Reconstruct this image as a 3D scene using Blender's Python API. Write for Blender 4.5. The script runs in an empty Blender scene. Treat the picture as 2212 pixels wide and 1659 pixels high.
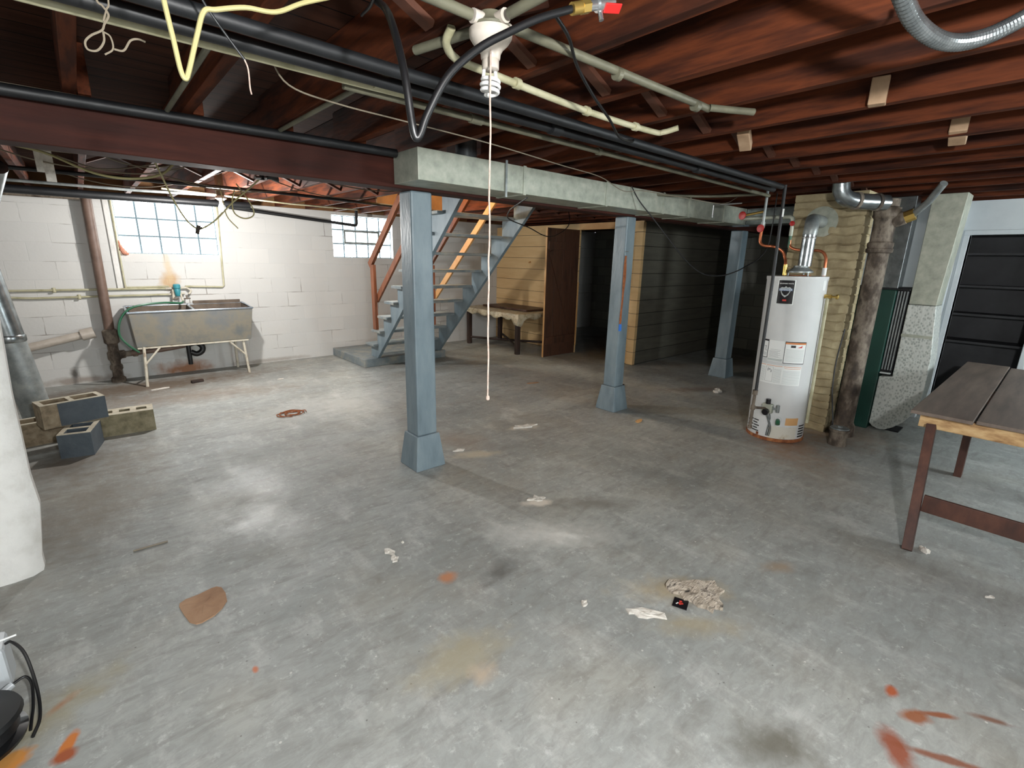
import bpy, math, random
from mathutils import Vector, Matrix
random.seed(7)
S = bpy.context.scene
COL = S.collection
PI = math.pi
R = math.radians

# ------------------------------------------------------------------ camera, world, exposure
cam_data = bpy.data.cameras.new('camera')
cam = bpy.data.objects.new('camera', cam_data)
COL.objects.link(cam)
S.camera = cam
cam_data.sensor_fit = 'HORIZONTAL'
cam_data.sensor_width = 36.0
cam_data.lens = 36.0 * 1033.4 / 2212.0
cam_data.clip_start = 0.02
YAW, PIT, ROL = R(41.48), R(14.68), R(-1.251)
fw = Vector((math.sin(YAW) * math.cos(PIT), math.cos(YAW) * math.cos(PIT), -math.sin(PIT)))
rt = Vector((math.cos(YAW), -math.sin(YAW), 0))
dn = fw.cross(rt)
rt2 = rt * math.cos(ROL) + dn * math.sin(ROL)
dn2 = -rt * math.sin(ROL) + dn * math.cos(ROL)
mw = Matrix((rt2, -dn2, -fw)).transposed().to_4x4()
mw.translation = Vector((0, 0, 1.55))
cam.matrix_world = mw

world = bpy.data.worlds.new('overcast_sky')
S.world = world
world.use_nodes = True
bg = world.node_tree.nodes['Background']
bg.inputs[0].default_value = (0.80, 0.88, 1.0, 1)
bg.inputs[1].default_value = 1.2
S.view_settings.view_transform = 'Standard'
S.view_settings.look = 'None'
S.view_settings.gamma = 1.0
S.view_settings.use_curve_mapping = False
S.view_settings.exposure = 2.38
GLASS_BACK = 3.6      # daylight through the two windows seen in the photo
ADDED_GLASS = 12.0
ADDED_GLASS_RIGHT = 17.0     # glow of unseen windows added behind the camera for light from there


def lamp(name, loc, power, col=(1, 1, 1), size=0.03):
    l = bpy.data.lights.new(name, 'POINT')
    l.energy = power; l.color = col; l.shadow_soft_size = size
    o = bpy.data.objects.new(name, l); COL.objects.link(o); o.location = loc
    return o

lamp('point_light', (1.18, 5.89, 1.99), 28, (1.0, 0.97, 0.93), 0.035)
lamp('point_light', (0.30, -0.45, 1.93), 44, (1.0, 1.0, 0.99), 0.05)  # added bulb, unseen behind the camera, brightens the near floor
lamp('point_light', (3.55, 5.3, 3.4), 20, (1.0, 0.88, 0.68), 0.1)  # unseen lamp added upstairs, stands in for daylight in the stairwell


# ------------------------------------------------------------------ materials
def lin(c):
    return tuple(((v / 255.0) / 12.92 if v / 255.0 <= 0.04045 else ((v / 255.0 + 0.055) / 1.055) ** 2.4) for v in c) + (1,)

class NT:
    def __init__(s, name):
        s.m = bpy.data.materials.new(name); s.m.use_nodes = True
        s.t = s.m.node_tree; s.N = s.t.nodes; s.L = s.t.links
        s.b = s.N['Principled BSDF']
    def n(s, typ, **kw):
        x = s.N.new(typ)
        for k, v in kw.items(): setattr(x, k, v)
        return x
    def link(s, a, b): s.L.new(a, b)
    def val(s, sock, v):
        if hasattr(v, 'is_output') or isinstance(v, bpy.types.NodeSocket): s.L.new(v, sock)
        else: sock.default_value = v
    def pos(s, scale=(1, 1, 1), obj=False, rot=(0, 0, 0)):
        if obj: src = s.n('ShaderNodeTexCoord').outputs['Object']
        else: src = s.n('ShaderNodeNewGeometry').outputs['Position']
        mp = s.n('ShaderNodeMapping'); s.link(src, mp.inputs[0])
        mp.inputs['Scale'].default_value = scale; mp.inputs['Rotation'].default_value = rot
        return mp.outputs[0]
    def noise(s, vec, scale, detail=4, rough=0.55, dist=0):
        x = s.n('ShaderNodeTexNoise'); s.link(vec, x.inputs['Vector'])
        x.inputs['Scale'].default_value = scale; x.inputs['Detail'].default_value = detail
        x.inputs['Roughness'].default_value = rough; x.inputs['Distortion'].default_value = dist
        return x.outputs['Fac']
    def ramp(s, fac, stops):
        x = s.n('ShaderNodeValToRGB'); s.link(fac, x.inputs[0])
        e = x.color_ramp.elements
        while len(e) > len(stops): e.remove(e[-1])
        while len(e) < len(stops): e.new(0.5)
        for i, (p, c) in enumerate(stops):
            e[i].position = p
            e[i].color = c if len(c) == 4 else (c[0], c[0], c[0], 1)
        return x.outputs['Color']
    def mix(s, fac, a, b, mode='MIX'):
        x = s.n('ShaderNodeMix', data_type='RGBA', blend_type=mode)
        s.val(x.inputs[0], fac); s.val(x.inputs[6], a); s.val(x.inputs[7], b)
        return x.outputs[2]
    def math(s, op, a, b=0.0, c=0.0):
        x = s.n('ShaderNodeMath', operation=op)
        s.val(x.inputs[0], a); s.val(x.inputs[1], b); s.val(x.inputs[2], c)
        return x.outputs[0]
    def bump(s, h, strength=0.3, dist=0.01):
        x = s.n('ShaderNodeBump'); s.link(h, x.inputs['Height'])
        x.inputs['Strength'].default_value = strength; x.inputs['Distance'].default_value = dist
        s.link(x.outputs[0], s.b.inputs['Normal'])
    def out(s, col, rough=0.6, metal=0.0, spec=None):
        s.val(s.b.inputs['Base Color'], col); s.val(s.b.inputs['Roughness'], rough)
        s.val(s.b.inputs['Metallic'], metal)
        if spec is not None: s.b.inputs['Specular IOR Level'].default_value = spec
        return s.m

def noisy(name, cols, scale=6, rough=0.6, metal=0.0, stretch=(1, 1, 1), bump=0.15, bdist=0.004, obj=False, detail=5, spec=None, lo=0.3, hi=0.7, dist=0.0):
    t = NT(name); p = t.pos(stretch, obj)
    f = t.noise(p, scale, detail, 0.6, dist)
    n = len(cols)
    c = t.ramp(f, [(lo + (hi - lo) * i / max(1, n - 1), lin(k)) for i, k in enumerate(cols)])
    if bump: t.bump(t.noise(p, scale * 4, 4), bump, bdist)
    return t.out(c, rough, metal, spec)

def plain(name, c, rough=0.5, metal=0.0, spec=None):
    return NT(name).out(lin(c), rough, metal, spec)

def emis(name, c, s):
    t = NT(name)
    t.b.inputs['Emission Color'].default_value = lin(c); t.b.inputs['Emission Strength'].default_value = s
    return t.out(lin(c), 0.5)

MT = {}
MT['joist'] = noisy('joist_wood', [(36, 18, 12), (58, 29, 18), (92, 46, 25), (66, 32, 19)], 2.2, 0.75, stretch=(6, 0.7, 6), bump=0.3, spec=0.15)
MT['beam'] = noisy('beam_wood', [(42, 20, 15), (55, 25, 18), (68, 32, 23)], 3.0, 0.7, stretch=(0.7, 6, 6), bump=0.25, spec=0.2)
MT['brace'] = noisy('bracing_wood', [(58, 30, 19), (86, 48, 30)], 8, 0.75, obj=True)
MT['subfloor_tan'] = noisy('raw_block_wood', [(150, 120, 92), (190, 160, 130)], 8, 0.8)
MT['bluegrey'] = noisy('blue_grey_paint', [(98, 113, 121), (112, 127, 135), (124, 138, 144)], 5, 0.42, stretch=(2, 2, 0.6), bump=0.35, bdist=0.006)
MT['bluegrey_tread'] = noisy('worn_tread_paint', [(103, 116, 123), (122, 130, 132), (150, 148, 138)], 7, 0.5, bump=0.2)
MT['galv'] = noisy('galvanised_duct', [(146, 150, 138), (166, 170, 156), (184, 186, 172)], 14, 0.5, 0.35, bump=0.1, detail=8)
MT['galv_dark'] = noisy('dull_galvanised', [(112, 118, 118), (138, 144, 144), (164, 168, 166)], 9, 0.42, 0.4, bump=0.12, detail=6)
MT['galv_flue'] = noisy('flue_galvanised', [(120, 126, 128), (160, 166, 168)], 18, 0.25, 0.85, bump=0.1)
MT['iron'] = noisy('rusty_cast_iron', [(46, 38, 32), (76, 65, 55), (124, 113, 100), (54, 46, 39)], 9, 0.8, bump=0.6, bdist=0.01, stretch=(1, 1, 0.6))
MT['iron_brown'] = noisy('brown_painted_iron', [(92, 72, 62), (120, 98, 86)], 6, 0.55, bump=0.2)
MT['blackpipe'] = noisy('black_iron_pipe', [(13, 14, 16), (26, 28, 31)], 8, 0.5, 0.0, bump=0.2)
MT['black'] = plain('black_rubber', (14, 15, 17), 0.4)
MT['blackcable'] = plain('black_cable', (15, 16, 18), 0.42)
MT['creampipe'] = noisy('cream_painted_pipe', [(150, 146, 114), (176, 172, 142), (188, 184, 158)], 9, 0.5, bump=0.15)
MT['conduit'] = noisy('grey_green_conduit', [(84, 83, 70), (112, 110, 92)], 9, 0.5, 0.1, bump=0.2)
MT['romex'] = plain('yellowed_cable', (164, 156, 110), 0.5)
MT['wire'] = plain('thin_grey_wire', (118, 108, 92), 0.6)
MT['string'] = noisy('cotton_string', [(164, 142, 130), (196, 178, 166)], 60, 0.9, bump=0.3)
MT['ceramic'] = noisy('old_porcelain', [(172, 162, 150), (194, 186, 176)], 12, 0.35, bump=0.05)
MT['cfl'] = plain('white_tube', (212, 212, 210), 0.3)
MT['copper'] = noisy('copper_tube', [(168, 92, 60), (200, 122, 84)], 12, 0.35, 0.7, bump=0.05)
MT['brass'] = plain('brass', (205, 172, 96), 0.3, 0.85)
MT['red'] = plain('red_handle', (172, 32, 30), 0.4)
MT['chrome'] = plain('bright_metal', (205, 208, 210), 0.2, 0.9)
MT['green'] = noisy('green_enamel', [(18, 54, 46), (27, 68, 58)], 3, 0.35, bump=0.05)
MT['sink'] = noisy('stained_sink_steel', [(98, 102, 106), (122, 124, 124), (138, 132, 118), (108, 112, 114)], 2.6, 0.4, 0.4, bump=0.06, detail=7)
MT['sinkrim'] = plain('sink_rim_steel', (176, 186, 196), 0.25, 0.9)
MT['sinkin'] = noisy('grimy_basin', [(74, 62, 52), (112, 98, 84)], 7, 0.7)
MT['legpaint'] = noisy('chipped_cream_metal', [(120, 86, 62), (176, 168, 150), (196, 190, 174)], 14, 0.6, lo=0.25, hi=0.5)
MT['redwood'] = noisy('orange_brown_stud', [(100, 58, 38), (140, 84, 54)], 4, 0.55, stretch=(5, 5, 0.8), bump=0.1)
MT['lightwood'] = noisy('light_fir', [(196, 146, 92), (214, 170, 116)], 4, 0.6, bump=0.1)
MT['tabletop'] = noisy('worn_table_board', [(86, 74, 66), (104, 91, 82), (120, 106, 95)], 3, 0.55, stretch=(0.6, 5, 5), bump=0.1)
MT['tableleg'] = noisy('reddish_table_leg', [(54, 31, 24), (74, 43, 32), (92, 56, 41)], 5, 0.6, stretch=(2, 2, 0.8), bump=0.15)
MT['osb'] = noisy('chipboard_strip', [(96, 66, 44), (160, 124, 84), (192, 158, 112), (206, 176, 132)], 22, 0.8, stretch=(1, 0.35, 1), bump=0.4)
MT['darkwood'] = noisy('dark_old_door', [(50, 32, 25), (80, 52, 38), (64, 42, 30)], 4, 0.45, stretch=(3, 3, 0.6), bump=0.2)
MT['bench'] = noisy('dark_bench_leg', [(40, 28, 24), (62, 44, 36)], 6, 0.6)
MT['cloth'] = noisy('crinkled_oilcloth', [(150, 132, 100), (196, 184, 156), (214, 206, 184)], 16, 0.35, bump=0.5, bdist=0.01)
MT['paper'] = noisy('crumpled_paper', [(190, 184, 174), (226, 222, 214)], 30, 0.85, bump=0.6)
MT['blockraw'] = noisy('raw_concrete_block', [(110, 98, 80), (146, 132, 110), (168, 156, 134)], 16, 0.95, bump=0.6, bdist=0.006)
MT['blocktop'] = noisy('pale_block_top', [(160, 152, 134), (194, 188, 170)], 20, 0.95, bump=0.5)
MT['blockblue'] = noisy('blue_painted_block_face', [(64, 73, 81), (80, 89, 96)], 10, 0.7, bump=0.5)
MT['blockgrey'] = noisy('lichen_grey_block_face', [(92, 86, 66), (128, 120, 96), (150, 142, 118)], 11, 0.95, bump=0.6)
MT['tile'] = noisy('brown_patch_board', [(136, 103, 78), (158, 124, 96), (170, 138, 110)], 6, 0.85, bump=0.2)
MT['plaster_w'] = noisy('white_painted_plaster', [(192, 190, 184), (212, 211, 207), (220, 219, 215)], 5, 0.55, bump=0.5, bdist=0.012)
MT['whitewall'] = noisy('pale_blue_white_wall', [(176, 184, 188), (194, 200, 202)], 2.5, 0.6, bump=0.1)
MT['heater'] = noisy('white_heater_enamel', [(206, 208, 208), (220, 221, 220)], 3, 0.28, bump=0.0)
MT['heater_dirty'] = noisy('rust_spotted_enamel', [(120, 70, 44), (190, 180, 160), (206, 202, 190)], 12, 0.5, bump=0.2, lo=0.25, hi=0.45)
MT['rust'] = noisy('rust', [(88, 44, 26), (140, 82, 48), (176, 122, 76)], 14, 0.9, bump=0.5)
MT['labelwhite'] = plain('label_white', (228, 230, 228), 0.4)
MT['labelgrey'] = plain('label_grey', (186, 192, 190), 0.5)
MT['labelline'] = plain('label_print_grey', (150, 152, 152), 0.6)
MT['labelblack'] = plain('label_black', (22, 20, 24), 0.3)
MT['labelorange'] = plain('label_orange', (206, 128, 74), 0.5)
MT['labelred'] = plain('label_red', (196, 60, 50), 0.5)
MT['labelsilver'] = plain('label_silver', (200, 206, 204), 0.3, 0.5)
MT['labelblue'] = plain('label_blue', (110, 134, 168), 0.4, 0.2)
MT['darkinside'] = plain('dark_interior', (26, 26, 28), 0.8)
MT['shelfdark'] = noisy('dark_shelf_paint', [(44, 46, 50), (60, 62, 66)], 5, 0.6, bump=0.1)
MT['white_plastic'] = plain('white_plastic', (178, 184, 188), 0.35)
MT['creamboard'] = noisy('cream_stairwell_board', [(206, 176, 116), (226, 198, 140)], 3, 0.6)
MT['rimwood'] = noisy('tan_rim_joist', [(96, 66, 36), (130, 92, 54)], 4, 0.8)
MT['hosegreen'] = plain('green_hose', (40, 92, 66), 0.4)
MT['teal'] = plain('teal_cap', (52, 134, 146), 0.5)
MT['rope'] = noisy('brown_rope', [(120, 70, 40), (168, 100, 60)], 40, 0.9)
MT['bluetape'] = plain('blue_tape', (40, 110, 200), 0.6)
MT['web'] = plain('dusty_cobweb_wire', (124, 114, 98), 0.9)


def planks(name, cols, along='x', w=0.14, line=0.006, lc=(30, 22, 16), rough=0.65, vert=True, dark=0.8):
    """horizontal or ceiling boards with thin gaps; 'along' = board direction"""
    t = NT(name)
    g = t.n('ShaderNodeNewGeometry'); sp = t.n('ShaderNodeSeparateXYZ'); t.link(g.outputs['Position'], sp.inputs[0])
    ax = {'z': 2, 'x': 0, 'y': 1}[vert if isinstance(vert, str) else 'z']
    v = t.math('DIVIDE', sp.outputs[ax], w)
    fr = t.math('FRACT', v); fl = t.math('FLOOR', v)
    gap = t.math('LESS_THAN', fr, line / w)
    wn = t.n('ShaderNodeTexWhiteNoise', noise_dimensions='1D'); t.link(fl, wn.inputs['W'])
    st = {'x': (0.8, 5, 5), 'y': (5, 0.8, 5)}[along]
    nz = t.noise(t.pos(st), 3.0, 5)
    base = t.ramp(nz, [(0.3, lin(cols[0])), (0.7, lin(cols[1]))])
    base = t.mix(t.math('MULTIPLY', wn.outputs[0], 0.35), base, lin(cols[2]))
    c = t.mix(gap, base, lin(lc))
    t.bump(t.math('SUBTRACT', 1.0, gap), 0.8, 0.01)
    return t.out(c, rough, 0.0, 0.1 if rough > 0.9 else 0.4)

MT['ceilboards'] = planks('subfloor_planks', [(50, 28, 19), (74, 44, 30), (42, 23, 16)], 'x', 0.135, 0.008, (12, 8, 6), 0.95, 'y')
MT['tanboards'] = planks('tan_wall_boards', [(212, 176, 126), (224, 192, 142), (196, 160, 112)], 'y', 0.196, 0.006, (60, 42, 24), 0.6, 'z')
MT['shadedboards'] = planks('shaded_wall_boards', [(88, 86, 77), (106, 103, 92), (76, 75, 68)], 'x', 0.196, 0.007, (18, 17, 15), 0.7, 'z')  # tan boards turned dark: shade on the side wall put into the colour


def blockwall(name, axis, c1, c2, mortar, w=0.405, h=0.2025, mask=(0.52, 0.66), mstr=0.8, stains=(), rough=0.6, off=0.0):
    t = NT(name)
    g = t.n('ShaderNodeNewGeometry'); sp = t.n('ShaderNodeSeparateXYZ'); t.link(g.outputs['Position'], sp.inputs[0])
    cb = t.n('ShaderNodeCombineXYZ')
    u = t.math('ADD', sp.outputs[axis], off)
    wob = t.noise(t.pos((1, 1, 1)), 7, 3)
    t.link(t.math('MULTIPLY_ADD', wob, 0.02, u), cb.inputs[0]); t.link(t.math('MULTIPLY_ADD', wob, 0.014, sp.outputs[2]), cb.inputs[1])
    br = t.n('ShaderNodeTexBrick'); t.link(cb.outputs[0], br.inputs['Vector'])
    br.inputs['Scale'].default_value = 1; br.inputs['Brick Width'].default_value = w; br.inputs['Row Height'].default_value = h
    br.inputs['Mortar Size'].default_value = 0.005; br.inputs['Mortar Smooth'].default_value = 0.3
    br.inputs['Color1'].default_value = lin(c1); br.inputs['Color2'].default_value = lin(c2)
    br.inputs['Mortar'].default_value = lin(c1)
    p = t.pos()
    big = t.noise(p, 1.6, 5)
    base = t.mix(t.math('MULTIPLY', big, 0.5), br.outputs['Color'], lin(tuple(int(v * 0.9) for v in c1)))
    mk = t.ramp(t.noise(p, 2.3, 4), [(mask[0], (0,)), (mask[1], (1,))])
    mf = t.math('MULTIPLY', br.outputs['Fac'], mk)
    c = t.mix(t.math('MULTIPLY', mf, mstr), base, lin(mortar))
    for (cx, cz, rx, rz, col, amt) in stains:
        dx = t.math('DIVIDE', t.math('SUBTRACT', sp.outputs[axis], cx), rx)
        dz = t.math('DIVIDE', t.math('SUBTRACT', sp.outputs[2], cz), rz)
        d = t.math('SQRT', t.math('ADD', t.math('MULTIPLY', dx, dx), t.math('MULTIPLY', dz, dz)))
        d = t.math('ADD', d, t.math('MULTIPLY', t.math('SUBTRACT', t.noise(p, 9, 4), 0.5), 1.2))
        m = t.ramp(d, [(0.3, (amt,)), (1.0, (0,))])
        c = t.mix(m, c, lin(col))
    hgt = t.math('ADD', t.math('MULTIPLY', br.outputs['Fac'], -1.0), t.math('MULTIPLY', t.noise(p, 30, 4), 0.5))
    t.bump(hgt, 0.35, 0.006)
    return t.out(c, rough)

MT['whiteblock'] = blockwall('white_painted_block', 0, (203, 203, 200), (210, 209, 205), (116, 108, 98),
    stains=[(0.82, 1.18, 0.13, 0.16, (182, 140, 80), 0.75), (0.82, 1.35, 0.05, 0.2, (200, 176, 136), 0.6), (0.85, 0.05, 0.42, 0.13, (150, 92, 40), 0.9),
            (-0.2, 0.04, 0.5, 0.06, (120, 96, 76), 0.6), (1.9, 0.03, 0.7, 0.04, (120, 104, 88), 0.5), (0.9, 0.36, 0.5, 0.16, (178, 180, 172), 0.5),
            (-0.25, 0.13, 0.05, 0.08, (70, 60, 50), 0.8)])
MT['greyblock'] = blockwall('grey_block', 1, (160, 160, 150), (124, 126, 120), (84, 86, 82), mask=(0.0, 0.1), mstr=0.8, off=0.1)


def glass_block(name, u0, z0, pw, ph, strength):
    t = NT(name)
    g = t.n('ShaderNodeNewGeometry'); sp = t.n('ShaderNodeSeparateXYZ'); t.link(g.outputs['Position'], sp.inputs[0])
    u = t.math('FRACT', t.math('DIVIDE', t.math('SUBTRACT', sp.outputs[0], u0), pw))
    v = t.math('FRACT', t.math('DIVIDE', t.math('SUBTRACT', sp.outputs[2], z0), ph))
    du = t.math('ABSOLUTE', t.math('SUBTRACT', u, 0.5)); dv = t.math('ABSOLUTE', t.math('SUBTRACT', v, 0.5))
    w1 = t.math('SINE', t.math('MULTIPLY', t.math('ADD', du, dv), 46.0))
    nz = t.noise(t.pos(), 26, 3)
    pat = t.math('MULTIPLY', t.math('GREATER_THAN', w1, 0.35), t.ramp(nz, [(0.44, (0,)), (0.56, (1,))]))
    edge = t.math('GREATER_THAN', t.math('MAXIMUM', du, dv), 0.44)
    f = t.math('MAXIMUM', t.math('MULTIPLY', pat, 0.97), t.math('MULTIPLY', edge, 0.94))
    st = t.math('MULTIPLY', t.math('SUBTRACT', 1.0, f), strength)
    t.link(st, t.b.inputs['Emission Strength']); t.b.inputs['Emission Color'].default_value = lin((240, 249, 251))
    return t.out(lin((190, 210, 212)), 0.15)


def floor_mat():
    t = NT('worn_painted_concrete'); p = t.pos()
    c = t.ramp(t.noise(p, 0.9, 6, 0.6), [(0.3, lin((136, 140, 138))), (0.52, lin((156, 159, 156))), (0.72, lin((172, 174, 169)))])
    # streaky scuffs
    s1 = t.ramp(t.noise(t.pos((1.0, 3.2, 1), rot=(0, 0, R(35))), 3.6, 8, 0.68, 0.6), [(0.50, (0,)), (0.72, (1,))])
    c = t.mix(t.math('MULTIPLY', s1, 0.62), c, lin((112, 110, 105)))
    s2 = t.ramp(t.noise(t.pos((2.6, 1.0, 1), rot=(0, 0, R(-25))), 2.4, 8, 0.7), [(0.52, (0,)), (0.7, (1,))])
    c = t.mix(t.math('MULTIPLY', s2, 0.6), c, lin((192, 193, 190)))
    s4 = t.ramp(t.noise(t.pos((1.0, 2.2, 1), rot=(0, 0, R(50))), 11, 9, 0.72, 0.8), [(0.42, (0,)), (0.62, (1,))])
    c = t.mix(t.math('MULTIPLY', s4, 0.36), c, lin((118, 118, 114)))
    s5 = t.ramp(t.noise(p, 19, 9, 0.75), [(0.56, (0,)), (0.66, (1,))])
    c = t.mix(t.math('MULTIPLY', s5, 0.42), c, lin((206, 208, 206)))
    s3 = t.ramp(t.noise(p, 1.7, 5), [(0.5, (0,)), (0.66, (1,))])
    c = t.mix(t.math('MULTIPLY', s3, 0.16), c, lin((148, 136, 112)))
    sp = t.n('ShaderNodeTexVoronoi'); t.link(p, sp.inputs['Vector']); sp.inputs['Scale'].default_value = 13
    dots = t.math('LESS_THAN', sp.outputs['Distance'], 0.045)
    c = t.mix(t.math('MULTIPLY', dots, 0.55), c, lin((70, 66, 60)))
    sp2 = t.n('ShaderNodeTexVoronoi'); t.link(t.pos((1, 1, 1), rot=(0, 0, 1)), sp2.inputs['Vector']); sp2.inputs['Scale'].default_value = 9
    c = t.mix(t.math('MULTIPLY', t.math('LESS_THAN', sp2.outputs['Distance'], 0.04), 0.6), c, lin((214, 212, 206)))
    xyz = t.n('ShaderNodeSeparateXYZ'); t.link(p, xyz.inputs[0])
    n1 = t.noise(p, 14, 5); n2 = t.noise(p, 5, 5)
    w = t.math('ADD', t.math('MULTIPLY', t.math('SUBTRACT', n1, 0.5), 1.3), t.math('MULTIPLY', t.math('SUBTRACT', n2, 0.5), 1.0))
    STAINS_AND_LIGHT = [  # x, y, rx, ry, rotation, colour, amount, inner edge
        (1.14, 1.75, 0.055, 0.045, 0, (178, 120, 84), 0.9, 0.3),
        (1.38, 1.62, 0.13, 0.07, 10, (98, 98, 96), 0.85, 0.1),
        (2.30, 1.77, 0.30, 0.09, -38, (118, 116, 110), 0.8, 0.3),
        (-0.40, 1.87, 0.055, 0.04, 30, (196, 128, 56), 1.0, 0.7),
        (-0.265, 1.83, 0.018, 0.055, -25, (190, 112, 50), 1.0, 0.7),
        (-0.275, 1.785, 0.03, 0.025, 0, (150, 78, 44), 1.0, 0.6),
        (-0.29, 2.03, 0.06, 0.02, 35, (160, 92, 64), 0.8, 0.3),
        (-0.36, 1.98, 0.26, 0.1, 30, (150, 138, 96), 0.6, 0.1),
        (2.06, 0.13, 0.03, 0.022, 0, (168, 86, 50), 0.95, 0.5),
        (2.00, 0.045, 0.045, 0.03, -40, (146, 84, 46), 0.9, 0.5),
        (2.065, 0.0, 0.06, 0.012, -50, (140, 78, 44), 0.9, 0.5),
        (1.79, 0.06, 0.045, 0.09, -60, (140, 70, 42), 0.9, 0.5),
        (1.88, -0.05, 0.14, 0.016, -62, (128, 70, 42), 0.85, 0.5),
        (2.19, -0.13, 0.07, 0.014, -62, (120, 74, 50), 0.8, 0.4),
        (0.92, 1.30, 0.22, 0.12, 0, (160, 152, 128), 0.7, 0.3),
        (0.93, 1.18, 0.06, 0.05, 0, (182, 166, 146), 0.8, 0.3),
        (1.50, 0.34, 0.17, 0.10, -40, (92, 88, 76), 0.8, 0.1),
        (0.27, 1.76, 0.012, 0.02, 0, (190, 110, 70), 0.9, 0.6),
        (1.82, 1.70, 0.42, 0.16, -42, (206, 206, 202), 0.62, 0.1),  # pool of light painted into the floor colour as a pale oval
        (1.90, 1.62, 0.10, 0.03, -45, (222, 222, 218), 0.6, 0.1),
        (2.02, 2.02, 0.10, 0.05, -30, (220, 212, 200), 0.95, 0.5),
        (2.54, 0.71, 0.10, 0.05, -30, (150, 130, 108), 0.7, 0.2),
        (4.55, 1.40, 0.55, 0.30, 30, (146, 108, 80), 0.75, 0.2),
        (4.05, 0.95, 0.5, 0.22, 20, (142, 126, 110), 0.4, 0.1),
        (2.25, 3.25, 0.20, 0.35, 20, (142, 126, 112), 0.5, 0.1),
        (2.20, 2.90, 0.20, 0.07, -30, (190, 180, 158), 0.7, 0.4),
        (2.96, 3.14, 0.16, 0.07, -20, (210, 204, 192), 0.85, 0.4),
        (0.2, 6.9, 1.6, 0.35, 4, (106, 90, 74), 0.85, 0.35),
        (0.6, 6.2, 1.2, 0.35, -12, (120, 100, 82), 0.6, 0.1),
        (-0.3, 4.6, 0.5, 0.5, 0, (104, 94, 82), 0.7, 0.1),
        (-0.2, 3.7, 0.35, 0.9, -20, (122, 112, 98), 0.65, 0.1),
        (5.6, 2.85, 0.5, 0.12, -30, (110, 84, 66), 0.6, 0.2),
        (5.2, 1.2, 0.5, 0.4, 0, (150, 122, 96), 0.6, 0.1),
        (1.95, 0.97, 0.26, 0.1, -40, (172, 158, 130), 0.7, 0.3),
        (1.80, 0.78, 0.2, 0.07, -40, (158, 146, 118), 0.6, 0.2),
        (1.85, 4.9, 0.7, 0.5, 0, (196, 196, 192), 0.5, 0.1),  # broad paler area of floor
    ]
    for (x, y, rx, ry, rot, col, amt, inner) in STAINS_AND_LIGHT:
        a = R(rot); ca, sa = math.cos(a), math.sin(a)
        dx = t.math('SUBTRACT', xyz.outputs[0], x); dy = t.math('SUBTRACT', xyz.outputs[1], y)
        u = t.math('ADD', t.math('MULTIPLY', dx, ca / rx), t.math('MULTIPLY', dy, sa / rx))
        v = t.math('ADD', t.math('MULTIPLY', dx, -sa / ry), t.math('MULTIPLY', dy, ca / ry))
        d = t.math('SQRT', t.math('ADD', t.math('MULTIPLY', u, u), t.math('MULTIPLY', v, v)))
        d = t.math('ADD', d, w)
        c = t.mix(t.ramp(t.math('MULTIPLY', d, 0.5), [(0.5 * inner, (amt,)), (0.62, (0,))]), c, lin(col))
    t.bump(t.math('ADD', t.noise(p, 22, 6), t.math('MULTIPLY', t.noise(p, 3, 4), 1.5)), 0.22, 0.008)
    rg = t.ramp(t.noise(p, 2.2, 4), [(0.35, (0.46,)), (0.65, (0.7,))])
    return t.out(c, rg, 0.0, 0.4)

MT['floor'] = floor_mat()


# ------------------------------------------------------------------ mesh helpers
def catmull(pts, seg=8):
    pts = [Vector(p) for p in pts]
    if len(pts) < 3 or seg <= 1: return pts
    out = []
    P = [pts[0] * 2 - pts[1]] + pts + [pts[-1] * 2 - pts[-2]]
    for i in range(1, len(P) - 2):
        p0, p1, p2, p3 = P[i - 1:i + 3]
        for k in range(seg):
            t = k / seg
            out.append(0.5 * ((2 * p1) + (-p0 + p2) * t + (2 * p0 - 5 * p1 + 4 * p2 - p3) * t * t + (-p0 + 3 * p1 - 3 * p2 + p3) * t ** 3))
    out.append(pts[-1])
    return out

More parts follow.
